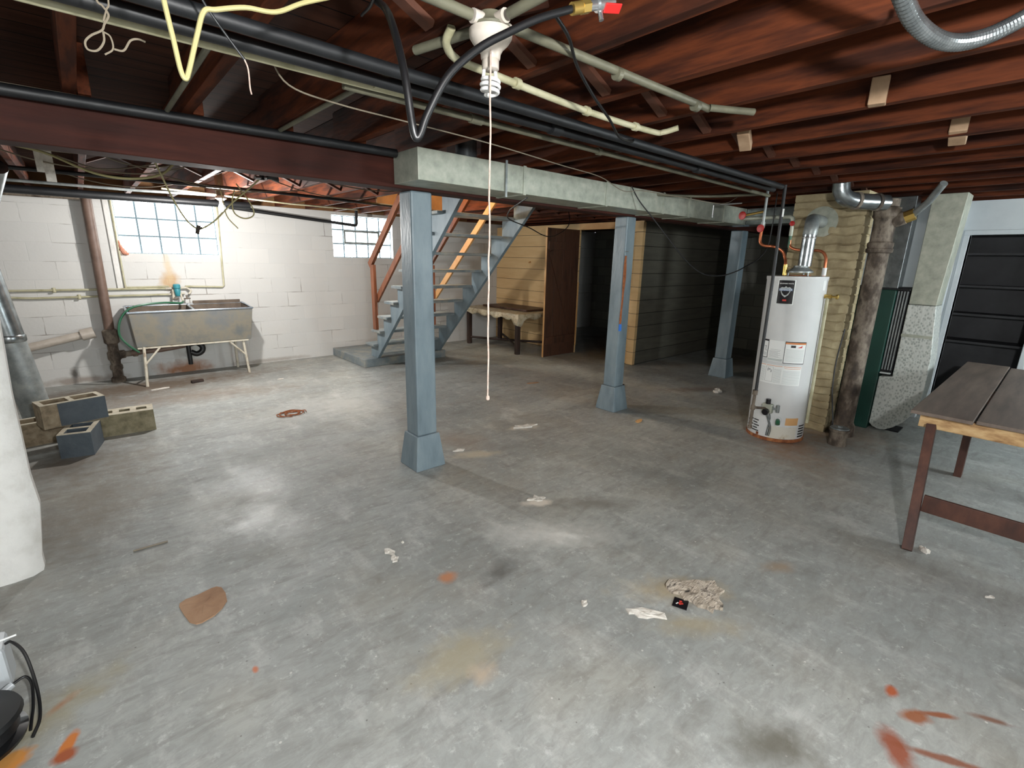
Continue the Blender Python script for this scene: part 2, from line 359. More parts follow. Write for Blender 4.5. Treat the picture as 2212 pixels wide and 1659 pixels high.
class MB:
    def __init__(s): s.v = []; s.f = []
    def add(s, vs, fs):
        o = len(s.v); s.v += [Vector(v) for v in vs]; s.f += [tuple(i + o for i in f) for f in fs]; return s
    def box(s, x0, x1, y0, y1, z0, z1):
        vs = [(x, y, z) for z in (z0, z1) for y in (y0, y1) for x in (x0, x1)]
        return s.add(vs, [(0, 2, 3, 1), (4, 5, 7, 6), (0, 1, 5, 4), (2, 6, 7, 3), (0, 4, 6, 2), (1, 3, 7, 5)])
    def obox(s, c, size, rz=0, ry=0, rx=0):
        m = Matrix.Translation(c) @ Matrix.Rotation(rz, 4, 'Z') @ Matrix.Rotation(ry, 4, 'Y') @ Matrix.Rotation(rx, 4, 'X')
        a, b, h = size[0] / 2, size[1] / 2, size[2] / 2
        vs = [m @ Vector((x, y, z)) for z in (-h, h) for y in (-b, b) for x in (-a, a)]
        return s.add(vs, [(0, 2, 3, 1), (4, 5, 7, 6), (0, 1, 5, 4), (2, 6, 7, 3), (0, 4, 6, 2), (1, 3, 7, 5)])
    def bar(s, p, q, w, h, up=(0, 0, 1)):
        p = Vector(p); q = Vector(q); d = (q - p).normalized(); u = Vector(up)
        sx = d.cross(u).normalized(); uy = sx.cross(d).normalized()
        vs = [e + sx * a * w / 2 + uy * b * h / 2 for e in (p, q) for a, b in ((-1, -1), (1, -1), (1, 1), (-1, 1))]
        return s.add(vs, [(0, 1, 2, 3)[::-1], (4, 5, 6, 7), (0, 1, 5, 4), (1, 2, 6, 5), (2, 3, 7, 6), (3, 0, 4, 7)])
    def tube(s, pts, r, n=10, seg=6, cap=True):
        pts = catmull(pts, seg) if seg > 1 else [Vector(p) for p in pts]
        rs = r if isinstance(r, (list, tuple)) else [r] * len(pts)
        if len(rs) != len(pts): rs = [rs[int(i * (len(rs) - 1) / (len(pts) - 1))] for i in range(len(pts))]
        base = len(s.v); u = None
        for i, p in enumerate(pts):
            d = (pts[min(i + 1, len(pts) - 1)] - pts[max(i - 1, 0)]).normalized()
            if u is None:
                u = d.cross(Vector((0, 0, 1)) if abs(d.z) < 0.9 else Vector((1, 0, 0))).normalized()
            else:
                u = (u - d * u.dot(d)).normalized()
            w = d.cross(u)
            for k in range(n):
                a = 2 * PI * k / n; s.v.append(p + (u * math.cos(a) + w * math.sin(a)) * rs[i])
        for i in range(len(pts) - 1):
            for k in range(n):
                a = base + i * n + k; b = base + i * n + (k + 1) % n
                s.f.append((a, b, b + n, a + n))
        if cap:
            s.f.append(tuple(base + k for k in range(n))[::-1]); s.f.append(tuple(base + (len(pts) - 1) * n + k for k in range(n)))
        return s
    def lathe(s, c, prof, n=32, axis=None, caps=True):
        """prof = [(r, h)...] around axis through c"""
        c = Vector(c); ax = Vector(axis or (0, 0, 1)).normalized()
        u = ax.cross(Vector((1, 0, 0)) if abs(ax.x) < 0.9 else Vector((0, 1, 0))).normalized(); w = ax.cross(u)
        base = len(s.v)
        for r, h in prof:
            for k in range(n):
                a = 2 * PI * k / n; s.v.append(c + ax * h + (u * math.cos(a) + w * math.sin(a)) * r)
        for i in range(len(prof) - 1):
            for k in range(n):
                a = base + i * n + k; b = base + i * n + (k + 1) % n
                s.f.append((a, b, b + n, a + n))
        if caps:
            s.f.append(tuple(base + k for k in range(n))[::-1]); s.f.append(tuple(base + (len(prof) - 1) * n + k for k in range(n)))
        return s
    def prism(s, poly, axis, a, b):
        """poly in the plane perpendicular to axis (0:x -> (y,z), 1:y -> (x,z), 2:z -> (x,y))"""
        def mk(p, t):
            return {0: (t, p[0], p[1]), 1: (p[0], t, p[1]), 2: (p[0], p[1], t)}[axis]
        n = len(poly); base = len(s.v)
        s.v += [Vector(mk(p, a)) for p in poly] + [Vector(mk(p, b)) for p in poly]
        s.f.append(tuple(base + i for i in range(n))); s.f.append(tuple(base + n + i for i in range(n))[::-1])
        for i in range(n):
            j = (i + 1) % n; s.f.append((base + i, base + n + i, base + n + j, base + j))
        return s
    def build(s, name, m, parent=None, smooth=False, bevel=0.0, origin=None):
        me = bpy.data.meshes.new(name)
        if parent is not None: o0 = s_world(parent)
        elif origin is not None: o0 = Vector(origin)
        else:
            xs = [v.x for v in s.v]; ys = [v.y for v in s.v]; zs = [v.z for v in s.v]
            o0 = Vector(((min(xs) + max(xs)) / 2, (min(ys) + max(ys)) / 2, min(zs)))
        me.from_pydata([v - o0 for v in s.v], [], s.f); me.update()
        import bmesh
        bm = bmesh.new(); bm.from_mesh(me); bmesh.ops.recalc_face_normals(bm, faces=bm.faces); bm.to_mesh(me); bm.free()
        o = bpy.data.objects.new(name, me); COL.objects.link(o)
        me.materials.append(MT[m] if isinstance(m, str) else m)
        if smooth:
            for p in me.polygons: p.use_smooth = True
            try: me.set_sharp_from_angle(angle=R(40))
            except Exception: pass
        if bevel:
            b = o.modifiers.new('bevel', 'BEVEL'); b.width = bevel; b.segments = 2; b.limit_method = 'ANGLE'; b.angle_limit = R(40)
        if parent is not None:
            o.parent = parent
        else:
            o.location = o0
        WORLD[o.name] = o0 if parent is None else s_world(parent)
        return o

WORLD = {}
def s_world(o): return WORLD[o.name]

def tag(o, label, cat, group=None, kind=None):
    o['label'] = label; o['category'] = cat
    if group: o['group'] = group
    if kind: o['kind'] = kind
    return o

def thing(name, loc, label, cat, group=None):
    o = bpy.data.objects.new(name, None); COL.objects.link(o); o.location = loc; o.empty_display_size = 0.05
    WORLD[o.name] = Vector(loc)
    return tag(o, label, cat, group)

def struct(o): o['kind'] = 'structure'; return o

def copy_tree(o, parent=None):
    c = o.copy(); COL.objects.link(c)
    if parent: c.parent = parent
    WORLD[c.name] = WORLD[o.name]
    for ch in list(o.children): copy_tree(ch, c)
    return c

def sheet(pts_xy, z, thick, rough=0.004, n=1, seed=0):
    rnd = random.Random(seed); m = MB()
    cx = sum(p[0] for p in pts_xy) / len(pts_xy); cy = sum(p[1] for p in pts_xy) / len(pts_xy)
    rings = [1.0, 0.66, 0.33]
    k = len(pts_xy)
    for zz in (z, z + thick):
        b = len(m.v)
        for ri, s_ in enumerate(rings):
            for p in pts_xy:
                dz = rnd.uniform(0, rough) if zz > z else 0
                m.v.append(Vector((cx + (p[0] - cx) * s_, cy + (p[1] - cy) * s_, zz + dz)))
        m.v.append(Vector((cx, cy, zz + (rough * 0.8 if zz > z else 0))))
        for ri in range(2):
            for i in range(k):
                j = (i + 1) % k
                m.f.append((b + ri * k + i, b + ri * k + j, b + (ri + 1) * k + j, b + (ri + 1) * k + i))
        for i in range(k): m.f.append((b + 2 * k + i, b + 2 * k + (i + 1) % k, b + 3 * k))
    tot = 3 * k + 1
    for i in range(k):
        j = (i + 1) % k; m.f.append((i, j, tot + j, tot + i))
    return m

def blob(cx, cy, rx, ry, rot, n=14, jag=0.25, seed=0):
    rnd = random.Random(seed); out = []
    for i in range(n):
        a = 2 * PI * i / n; k = 1 + rnd.uniform(-jag, jag)
        x, y = rx * math.cos(a) * k, ry * math.sin(a) * k
        out.append((cx + x * math.cos(rot) - y * math.sin(rot), cy + x * math.sin(rot) + y * math.cos(rot)))
    return out

# ------------------------------------------------------------------ room shell
YB = 7.52; XR = 9.15; XL = -2.2; YF = -2.6; XC = 6.55
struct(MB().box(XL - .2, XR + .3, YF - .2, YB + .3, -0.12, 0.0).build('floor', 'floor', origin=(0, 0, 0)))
m = MB()
SX0, SX1, SY0, SY1 = 2.98, 4.17, 3.62, 6.05       # stair opening
m.box(XL - .2, SX0, YF - .2, YB + .3, 2.38, 2.41)
m.box(SX1, XR + .3, YF - .2, YB + .3, 2.38, 2.41)
m.box(SX0, SX1, YF - .2, SY0, 2.38, 2.41)
m.box(SX0, SX1, SY1, YB + .3, 2.38, 2.41)
struct(m.build('ceiling', 'ceilboards'))
# window wall with two openings
W1 = (0.385, 1.415, 1.515, 2.135); W2 = (2.945, 3.945, 1.512, 2.135)
m = MB()
m.box(XL - .2, W1[0], YB, YB + .25, 0, 2.18); m.box(W1[1], W2[0], YB, YB + .25, 0, 2.18); m.box(W2[1], XR + .3, YB, YB + .25, 0, 2.18)
for w in (W1, W2):
    m.box(w[0], w[1], YB, YB + .25, 0, w[2]); m.box(w[0], w[1], YB, YB + .25, w[3], 2.18)
struct(m.build('wall_back', 'whiteblock'))
struct(MB().box(XL, XR, YB - .02, YB + .06, 2.182, 2.38).build('trim_1', 'rimwood'))
struct(MB().box(XL - .2, XL, YF - .2, YB, 0, 2.38).build('wall_left', 'plaster_w'))
FW1 = (-1.5, -0.4, 1.4, 2.1); FW2 = (4.7, 5.9, 1.45, 2.1)
m = MB()
m.box(XL - .2, FW1[0], YF - .2, YF, 0, 2.38); m.box(FW1[1], FW2[0], YF - .2, YF, 0, 2.38); m.box(FW2[1], XR + .2, YF - .2, YF, 0, 2.38)
for w in (FW1, FW2):
    m.box(w[0], w[1], YF - .2, YF, 0, w[2]); m.box(w[0], w[1], YF - .2, YF, w[3], 2.38)
struct(m.build('wall_front', 'plaster_w'))
# closet wall on the right with its narrow opening and shelved recess
DY0, DY1, DZ = 0.17, 0.735, 1.865
m = MB()
m.box(XC, XC + .12, YF - .2, DY0, 0, 2.18); m.box(XC, XC + .12, DY1, 1.75, 0, 2.18); m.box(XC, XC + .12, DY0, DY1, DZ, 2.18)
struct(m.build('wall_closet', 'whitewall'))
struct(MB().box(XC + .12, XR + .3, 1.63, 1.75, 0, 2.38).build('wall_furnace_side', 'plaster_w'))
m = MB()
m.box(XC + .12, XC + .62, DY0 - .30, DY0 - .26, 0, 2.2); m.box(XC + .12, XC + .62, DY1 + .26, DY1 + .30, 0, 2.2)
m.box(XC + .60, XC + .64, DY0 - .26, DY1 + .26, 0, 2.2); m.box(XC + .12, XC + .62, DY0 - .26, DY1 + .26, 2.16, 2.2)
struct(m.build('wall_recess', 'shelfdark'))
m = MB()
m.box(XC - .012, XC + .13, DY1, DY1 + .045, 0, DZ); m.box(XC - .012, XC + .13, DY0 - .045, DY0, 0, DZ); m.box(XC - .012, XC + .13, DY0 - .045, DY1 + .045, DZ, DZ + .045)
struct(m.build('door_1', 'whitewall', bevel=0.004))
shf = thing('storage_shelving', (XC + .45, (DY0 + DY1) / 2, 0), 'dark grey built-in shelving seen through the narrow white doorway', 'shelving')
for z in (0.817, 1.10, 1.386, 1.705):
    MB().box(XC + .28, XC + .59, DY0 - .25, DY1 + .25, z - .022, z).build('shelf', 'shelfdark', shf)
for z in (DY0 - .25, DY1 + .22):
    MB().box(XC + .28, XC + .59, z, z + .03, 0, 2.1).build('upright', 'shelfdark', shf)
MB().box(XC + .588, XC + .598, DY0 - .25, DY1 + .25, 0, 2.1).build('back_panel', 'shelfdark', shf)
# right block wall
struct(MB().box(XR, XR + .2, YF - .2, YB, 0, 2.38).build('wall_right', 'greyblock'))
# masonry stub wall, close on the left, with lumpy rounded end
m = MB(); rnd = random.Random(3)
zs = [0, .02, .08, .2, .35, .5, .7, .9, 1.1, 1.3, 1.5, 1.7, 1.967]
prof = []
for z in zs:
    e = -0.365 + 0.035 * min(z / .3, 1) + 0.04 * max(0, z - .7) + rnd.uniform(-.006, .006)
    prof.append([(XL, 3.03), (-1.2, 3.03 + rnd.uniform(-.005, .005)), (e - .1, 3.03 + rnd.uniform(-.004, .004)), (e - .035, 3.04), (e, 3.075), (e + .0, 3.13), (e - .05, 3.17), (XL, 3.18)])
n = len(prof[0])
for z, pr_ in zip(zs, prof):
    m.v += [Vector((x, y, z)) for x, y in pr_]
for i in range(len(zs) - 1):
    for k in range(n):
        a = i * n + k; b = i * n + (k + 1) % n; m.f.append((a, b, b + n, a + n))
m.f.append(tuple(range(n))); m.f.append(tuple((len(zs) - 1) * n + k for k in range(n)))
struct(m.build('wall_stub', 'plaster_w', smooth=True))
# plank partition (small dark room at the far right corner)
PX = 6.18
m = MB()
m.box(PX, PX + .03, 5.40, YB - .002, 0, 2.12); m.box(PX, PX + .03, 4.2, 4.70, 0, 2.12)
struct(m.build('wall_partition', 'tanboards'))
struct(MB().box(PX - .02, PX + .03, 4.70, 5.40, 2.02, 2.12).build('trim_2', 'lightwood', bevel=.003))
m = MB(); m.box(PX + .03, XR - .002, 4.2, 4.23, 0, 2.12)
struct(m.build('wall_partition_side', 'shadedboards'))
struct(MB().box(PX - .035, PX + .028, 4.18, 4.30, 0, 2.10).build('trim_3', 'tanboards', bevel=.002))
# window panes and frames
def window(idx, w, cols, rows, strength, frame='galv_dark', yp=None, vent=False, facing=-1, depth=.10):
    y = yp
    cw = (w[1] - w[0]) / cols; ch = (w[3] - w[2]) / rows
    gm = glass_block('glass_block_%d' % idx, w[0], w[2], cw, ch, strength)
    root = MB()
    for i in range(cols + 1):
        root.box(w[0] + i * cw - .007, w[0] + i * cw + .007, y - .014, y + .03, w[2], w[3])
    for j in range(rows + 1):
        root.box(w[0], w[1], y - .013, y + .03, w[2] + j * ch - .007, w[2] + j * ch + .007)
    r_ = struct(root.build('window_%d' % idx, plain('block_mortar_%d' % idx, (92, 112, 122), 0.7)))
    g = MB()
    for i in range(cols):
        for j in range(rows):
            if vent and 1 <= i <= 3 and j == 1: continue
            x0, x1 = w[0] + i * cw + .004, w[0] + (i + 1) * cw - .004; z0, z1 = w[2] + j * ch + .004, w[2] + (j + 1) * ch - .004
            b = len(g.v); e = .012
            g.add([(x0, y, z0), (x1, y, z0), (x1, y, z1), (x0, y, z1), (x0 + e, y + facing * .01, z0 + e), (x1 - e, y + facing * .01, z0 + e), (x1 - e, y + facing * .01, z1 - e), (x0 + e, y + facing * .01, z1 - e)],
                  [(0, 1, 5, 4), (1, 2, 6, 5), (2, 3, 7, 6), (3, 0, 4, 7), (4, 5, 6, 7)])
    pn = g.build('window_pane', gm, r_)
    if vent:
        x0, x1 = w[0] + cw + .0, w[0] + 4 * cw; z0, z1 = w[2] + ch, w[2] + 2 * ch
        f = MB(); t = .03
        f.box(x0, x1, y - .03, y + .03, z0, z0 + t); f.box(x0, x1, y - .03, y + .03, z1 - t, z1)
        f.box(x0, x0 + t, y - .03, y + .03, z0 + t, z1 - t); f.box(x1 - t, x1, y - .03, y + .03, z0 + t, z1 - t)
        f.build('vent_frame', frame, r_, bevel=.003)
        MB().box(x0 + t, x1 - t, y, y + .01, z0 + t, z1 - t).build('vent_pane', emis('vent_daylight', (225, 245, 240), strength * 0.35), r_)
        h = MB(); h.tube([(x0 + .16, y - .03, z1 - t), (x0 + .16, y - .035, z1 - t - .03)], .004, 6, 1); h.tube([(x1 - .13, y - .03, z1 - t), (x1 - .13, y - .035, z1 - t - .03)], .004, 6, 1)
        h.build('vent_latch', 'iron', r_)
    return r_
window(1, W1, 5, 3, GLASS_BACK, yp=YB + .09)
window(2, W2, 5, 3, GLASS_BACK, yp=YB + .09, vent=True)
window(3, FW1, 5, 3, ADDED_GLASS, yp=YF - .09, facing=1)  # unseen window pair, added to light the room from behind the camera
window(4, FW2, 5, 3, ADDED_GLASS_RIGHT, yp=YF - .09, facing=1)
# raised plaster surround of window 1
m = MB()
m.box(0.29, 0.345, YB - .022, YB, 1.10, 2.13)
struct(m.build('trim_4', 'plaster_w', bevel=.006))
q = MB(); q.tube([(.375, 7.50, 1.66), (.385, 7.49, 1.60), (.40, 7.48, 1.55), (.42, 7.48, 1.52), (.45, 7.49, 1.505)], [.010, .018, .026, .03, .02, .012], 8, 4)
tag(q.build('spray_foam', noisy('salmon_foam', [(196, 120, 96), (222, 160, 134)], 30, 0.9, bump=0.8, bdist=.01), smooth=True), 'salmon coloured crusty foam at the lower left corner of the sink window', 'foam')
# stairwell above the opening
m = MB()
m.box(SX0 - .04, SX0, SY0, SY1, 2.41, 4.2); m.box(SX1, SX1 + .04, SY0, SY1, 2.41, 4.2)
m.box(SX0 - .04, SX1 + .04, SY1, SY1 + .04, 2.41, 4.2); m.box(SX0 - .04, SX1 + .04, SY0 - .04, SY0, 2.41, 4.2); m.box(SX0 - .04, SX1 + .04, SY0, SY1, 4.2, 4.24)
struct(m.build('wall_stairwell', 'creamboard'))

# ------------------------------------------------------------------ framing
SP = 0.411
front_lab = ('dark red-brown ceiling joist running from the long beam toward the camera', 'joist', 'ceiling joists on the camera side of the beam')
back_lab = ('dark brown ceiling joist running from the long beam to the window wall', 'joist', 'ceiling joists between the beam and the window wall')
ORD = ['first', 'second', 'third', 'fourth', 'fifth', 'sixth', 'seventh', 'eighth', 'ninth', 'tenth', 'eleventh', 'twelfth', 'thirteenth', 'fourteenth', 'fifteenth', 'sixteenth', 'seventeenth', 'eighteenth', 'nineteenth', 'twentieth', 'twenty-first', 'twenty-second', 'twenty-third', 'twenty-fourth']
def side(i, what):    # i counts from the anchor: 0 = first to its right, -1 = first to its left
    return ('%s to the right of the %s' % (ORD[i], what)) if i >= 0 else ('%s to the left of the %s' % (ORD[-i - 1], what))
for k in range(-8, 20):
    xr = 1.33 + SP * k
    if xr - .045 < XL or xr > XR: continue
    o = MB().box(xr - .045, xr, YF + .002, 3.15, 2.182, 2.378).build('ceiling_joist', 'joist', bevel=.003)
    tag(o, 'dark red-brown near-side joist, ' + side(k, 'porcelain lamp'), 'joist', front_lab[2])
    xb = xr + .047
    spans = [(2.90, YB - .022)]
    if SX0 < xb - .0225 < SX1: spans = [(2.90, SY0 - .045), (SY1 + .045, YB - .022)]
    if xb > XR: continue
    for a, b in spans:
        o = MB().box(xb - .045, xb, a, b, 2.182, 2.378).build('ceiling_joist', 'joist', bevel=.003)
        tag(o, ('dark window-side joist, ' if len(spans) == 1 else ('short joist, beam end of stair opening, ' if a < 3 else 'short joist, window end of stair opening, ')) + side(k, 'lit bare bulb'), 'joist', back_lab[2])
for y, w_ in ((SY0 - .043, 'toward the camera'), (SY1 + .002, 'toward the windows')):
    o = MB().box(SX0 + .0, SX1, y, y + .041, 2.184, 2.376).build('stair_header', 'rimwood')
    tag(o, 'short wooden header across the stair opening, on the side ' + w_, 'joist')
tag(MB().box(XL + .002, XR - .002, 2.93, 3.085, 1.968, 2.180).build('main_beam', 'beam', bevel=.006),
    'thick dark red-brown wooden beam running overhead on the posts', 'beam')
def bridging(k, y, back=False):
    x0 = 1.33 + SP * k + (.047 if back else 0); x1 = x0 + SP - .045
    a = MB().bar((x0 + .002, y, 2.20), (x1 - .002, y, 2.36), .04, .02).build('cross_bridging', 'brace')
    b = MB().bar((x0 + .002, y + .05, 2.36), (x1 - .002, y + .05, 2.20), .04, .02).build('cross_bridging', 'brace')
    for o in (a, b):
        way = 'rising' if o is a else 'falling'
        if back: tag(o, 'brown strut %s rightward in the bay %s' % (way, side(k, 'lit bare bulb')), 'strut', 'bridging struts on the window side')
        else: tag(o, 'brown strut %s rightward in the bay %s' % (way, side(k, 'porcelain lamp')), 'strut', 'bridging struts on the near side')
for k in range(-3, 14):
    bridging(k, 1.33)
for k in range(-3, 4): bridging(k, 5.15, True)
for k in range(8, 17): bridging(k, 5.15, True)
tag(MB().obox((2.51, .66, 2.178 + .05), (.05, .06, .10), 0.2).build('wood_block', 'subfloor_tan', bevel=.004), 'pale raw wood block nailed between joists at upper right', 'wood block')
tag(MB().obox((3.40, .52, 2.17 + .05), (.16, .07, .09), 0.1, .25).build('wood_block', 'subfloor_tan', bevel=.004), 'tan wooden cleat between joists near the top right corner', 'wood block')
tag(MB().obox((2.79, 1.31, 2.20), (.17, .06, .05), 0.3, .3).build('wood_block', 'subfloor_tan', bevel=.004), 'pale splintered wood cleat beside the end of the curved conduit', 'wood block')

# ------------------------------------------------------------------ posts
def post(x, y, hs, bs, label):
    t = thing('support_post', (x, y, 0), label, 'post')
    m = MB()
    zs = [(.26, hs), (.9, hs * .99), (1.967, hs * .97)]
    def ring(h, z): return [Vector((x - h, y - h, z)), Vector((x + h, y - h, z)), Vector((x + h, y + h, z)), Vector((x - h, y + h, z))]
    for z, h in zs: m.v += ring(h, z)
    for i in range(2):
        for k in range(4):
            a = i * 4 + k; b = i * 4 + (k + 1) % 4; m.f.append((a, b, b + 4, a + 4))
    m.f += [(3, 2, 1, 0), (8, 9, 10, 11)]
    m.build('shaft', 'bluegrey', t, bevel=.012)
    m = MB()
    hh = [(0, bs), (.012, bs), (.235, hs + .016), (.262, hs + .012)]
    for z, h in hh: m.v += ring(h, z)
    for i in range(3):
        for k in range(4):
            a = i * 4 + k; b = i * 4 + (k + 1) % 4; m.f.append((a, b, b + 4, a + 4))
    m.f += [(3, 2, 1, 0), (12, 13, 14, 15)]
    m.build('flared_base', 'bluegrey', t, bevel=.006)
    return t
post(1.765, 3.02, .083, .125, 'nearest blue-grey wooden post with a flared base, in the middle of the floor')
post(4.11, 3.01, .076, .122, 'blue-grey wooden post with a rope hung on it, beside the dark doorway')
post(6.62, 3.01, .083, .125, 'farthest blue-grey wooden post, left of the water heater')
rp = thing('hanging_rope', (4.03, 2.925, 1.1), 'brown strip of rope hanging on the middle blue-grey post', 'rope')
MB().tube([(4.045, 2.925, 1.60), (4.028, 2.92, 1.45), (4.036, 2.92, 1.2), (4.025, 2.92, 1.0), (4.03, 2.922, .93)], .009, 8).tube([(4.045, 2.925, 1.58), (4.05, 2.918, 1.4), (4.03, 2.918, 1.15), (4.036, 2.92, .95)], .007, 8).build('strand', 'rope', rp, smooth=True)
MB().tube([(4.03, 2.92, .93), (4.03, 2.918, .86)], .014, 8, 1).build('tape_end', 'bluetape', rp, smooth=True)
MB().tube([(4.045, 2.935, 1.64), (4.045, 2.90, 1.64)], .004, 6, 1).build('nail', 'chrome', rp)

# ------------------------------------------------------------------ staircase
pl_ = tag(MB().box(2.82, 4.19, 6.36, YB - .002, 0, .118).build('stair_platform', 'bluegrey_tread', bevel=.008),
          'low blue-grey painted concrete platform at the foot of the stairs', 'platform')
st = thing('staircase', (3.5, 5.4, .118), 'open blue-grey wooden staircase climbing from the platform to the ceiling opening', 'stairs')
def ztr(k): return .118 + .213 * k
def ybk(k): return 6.33 - .215 * (k - 1)
for xs, nm in ((3.03, 'stringer'), (4.06, 'stringer')):
    poly = []
    poly.append((6.57, .119))
    for k in range(1, 11):
        yf = ybk(k) + .235; z = ztr(k) - .035
        poly.append((yf, z)); poly.append((yf - .215, z))
    top_y = ybk(10) + .02
    poly.append((top_y, ztr(10) + .05)); poly.append((top_y - .02, 2.36)); poly.append((top_y - .16, 2.36))
    poly.append((4.16, 2.26)); poly.append((6.37, .119))
    MB().prism(poly, 0, xs, xs + .045).build(nm, 'bluegrey', st, bevel=.003)
for k in range(1, 11):
    MB().box(2.955, 4.055, ybk(k), ybk(k) + .265, ztr(k) - .035, ztr(k)).build('tread', 'bluegrey_tread', st, bevel=.006)
def rail(x, name, lab, wood2):
    h = thing(name, (x, 6.3, ztr(2)), lab, 'handrail')
    zb = ztr(2) + .001 if True else 0
    x0, x1 = x - .021, x + .021
    MB().box(x0, x1, 6.27, 6.36, zb, 1.43).build('newel_post', 'redwood', h, bevel=.003)
    MB().bar((x, 6.40, 1.42), (x, 5.33, 2.37), .042, .09, (0, 0, 1)).build('top_rail', 'redwood', h, bevel=.003)
    MB().bar((x + .04, 6.32, .95), (x + .04, 4.80, 2.33), .03, .085, (0, 0, 1)).build('middle_rail', wood2, h, bevel=.003)
    return h
rail(3.0, 'stair_handrail', 'reddish wooden handrail on the left side of the stairs, in front of the window', 'redwood')
rail(3.94, 'stair_handrail', 'wooden handrail with a lighter middle rail on the far side of the stairs', 'lightwood')

# ------------------------------------------------------------------ ducts
d = thing('supply_duct', (3.8, 2.78, 1.985), 'long rectangular galvanised duct hung along the beam behind the lamp', 'duct')
segs = [1.56, 2.40, 3.31, 4.15, 4.62, 5.35, 5.90]
for a, b in zip(segs[:-1], segs[1:]):
    MB().box(a, b - .003, 2.63, 2.922, 1.986, 2.163).build('duct_section', 'galv', d, bevel=.003)
for a in segs[1:-1]:
    q = MB(); q.box(a - .014, a + .012, 2.624, 2.631, 1.983, 2.168); q.box(a - .014, a + .012, 2.624, 2.925, 1.979, 1.9855)
    q.build('seam_strip', 'galv', d, bevel=.001)
q = MB(); q.box(2.22, 2.235, 2.618, 2.624, 1.95, 2.18)
q.build('hanger_strap', 'galv_dark', d)
MB().lathe((2.02, 2.79, 2.163), [(.075, 0), (.072, .03), (.07, .09), (.07, .21)], 24).build('takeoff_collar', 'galv_flue', d, smooth=True)
MB().box(5.902, 6.2, 1.95, 2.922, 1.988, 2.165).build('branch_duct', 'galv_flue', d, bevel=.003)
MB().box(5.902, 6.2, 1.30, 1.948, 1.988, 2.165).build('branch_duct', 'galv_flue', d, bevel=.003)
tag(MB().tube([(XL + .02, 2.865, 2.125), (1.55, 2.865, 2.155)], .024, 12, 1).build('beam_pipe', 'blackpipe', smooth=True), 'black iron pipe running along the face of the wooden beam', 'pipe')

# ------------------------------------------------------------------ overhead pipes
def pipe(name, mat, pts, r, label, seg=1, cat='pipe', couplings=(), group=None):
    if couplings:
        t = thing(name, pts[0], label, cat, group)
        MB().tube(pts, r, 12, seg).build('pipe_run', mat, t, smooth=True)
        for c, ax, ln in couplings:
            c = Vector(c); ax = Vector(ax).normalized()
            MB().tube([c - ax * ln, c + ax * ln], r * 1.45, 12, 1).build('coupling', mat, t, smooth=True)
        return t
    return tag(MB().tube(pts, r, 12, seg).build(name, mat, smooth=True), label, cat, group)
pipe('water_pipe', 'creampipe', [(XL + .02, 1.765, 2.12), (.78, 1.745, 2.12), (.86, 1.73, 2.125), (.885, 1.70, 2.14), (.888, 1.68, 2.17)], .0125, 'cream painted pipe under the joists that ends in a short upturned elbow', 4)
pipe('gas_pipe', 'blackpipe', [(XL + .02, 1.655, 2.12), (4.20, 1.69, 2.12)], .020, 'thick black iron pipe under the joists, the one nearer the duct', 1, couplings=[((1.70, 1.668, 2.12), (1, 0, 0), .03), ((3.0, 1.68, 2.12), (1, 0, 0), .03)])
pipe('gas_pipe', 'blackpipe', [(XL + .02, 1.535, 2.125), (4.12, 1.60, 2.125)], .020, 'thick black iron pipe under the joists, the one nearer the lamp', 1)
pipe('water_pipe', 'conduit', [(.78, 1.80, 2.12), (2.88, 1.83, 2.12), (4.55, 1.86, 2.12)], .0135, 'dull green-grey pipe running below the joists beside the black pipes', 1, couplings=[((1.36, 1.808, 2.12), (1, 0, 0), .03), ((2.2, 1.82, 2.12), (1, 0, 0), .015)])
pipe('conduit', 'creampipe', [(.885, 1.29, 2.175), (.90, 1.34, 2.155), (.97, 1.40, 2.15), (1.08, 1.42, 2.15), (1.68, 1.47, 2.15), (2.14, 1.46, 2.15), (2.20, 1.43, 2.152), (2.225, 1.37, 2.165)], .0125, 'cream curved conduit under the joists with bent ends, right of the bulb', 4,
     couplings=[((1.26, 1.434, 2.15), (1, .08, 0), .012), ((1.68, 1.47, 2.15), (1, .06, 0), .012), ((2.02, 1.466, 2.15), (1, 0, 0), .012)])
pipe('branch_pipe', 'conduit', [(4.40, 1.86, 2.12), (4.36, 2.3, 2.13), (4.05, 2.62, 2.14), (4.0, 2.70, 2.168)], .012, 'thin bent pipe branching from the grey-green pipe toward the duct', 4)
# conduits around the lamp
pipe('conduit', 'conduit', [(1.0, 1.145, 2.16), (1.95, 1.12, 2.16), (2.02, 1.11, 2.16), (2.20, 1.01, 2.16)], .0135, 'grey-green conduit from the lamp box ending in a bend at the joists on the right', 2,
     couplings=[((1.44, 1.132, 2.15), (1, -.02, 0), .01), ((1.93, 1.12, 2.15), (1, 0, 0), .014)])
pipe('conduit', 'conduit', [(.86, 1.165, 2.16), (.35, 1.165, 2.16), (XL + .05, 1.165, 2.16)], .0135, 'grey-green conduit leaving the lamp box toward the upper left', 1)
pipe('conduit', 'conduit', [(.928, 1.09, 2.16), (.93, .4, 2.16), (.93, YF + .03, 2.16)], .0135, 'grey-green conduit leaving the lamp box toward the top of the picture', 1)
pipe('conduit', 'conduit', [(.925, 1.235, 2.162), (.88, 1.48, 2.167)], .0135, 'short grey-green conduit from the lamp box down to the black pipes', 1)
pipe('conduit', 'conduit', [(.90, 1.90, 2.168), (.88, 2.9, 2.166)], .010, 'thin grey conduit under the dark joists left of the duct end', 1)
pipe('conduit', 'conduit', [(.40, 1.85, 2.166), (.40, 2.87, 2.166)], .010, 'thin grey conduit crossing behind the cream pipe, upper left', 1)

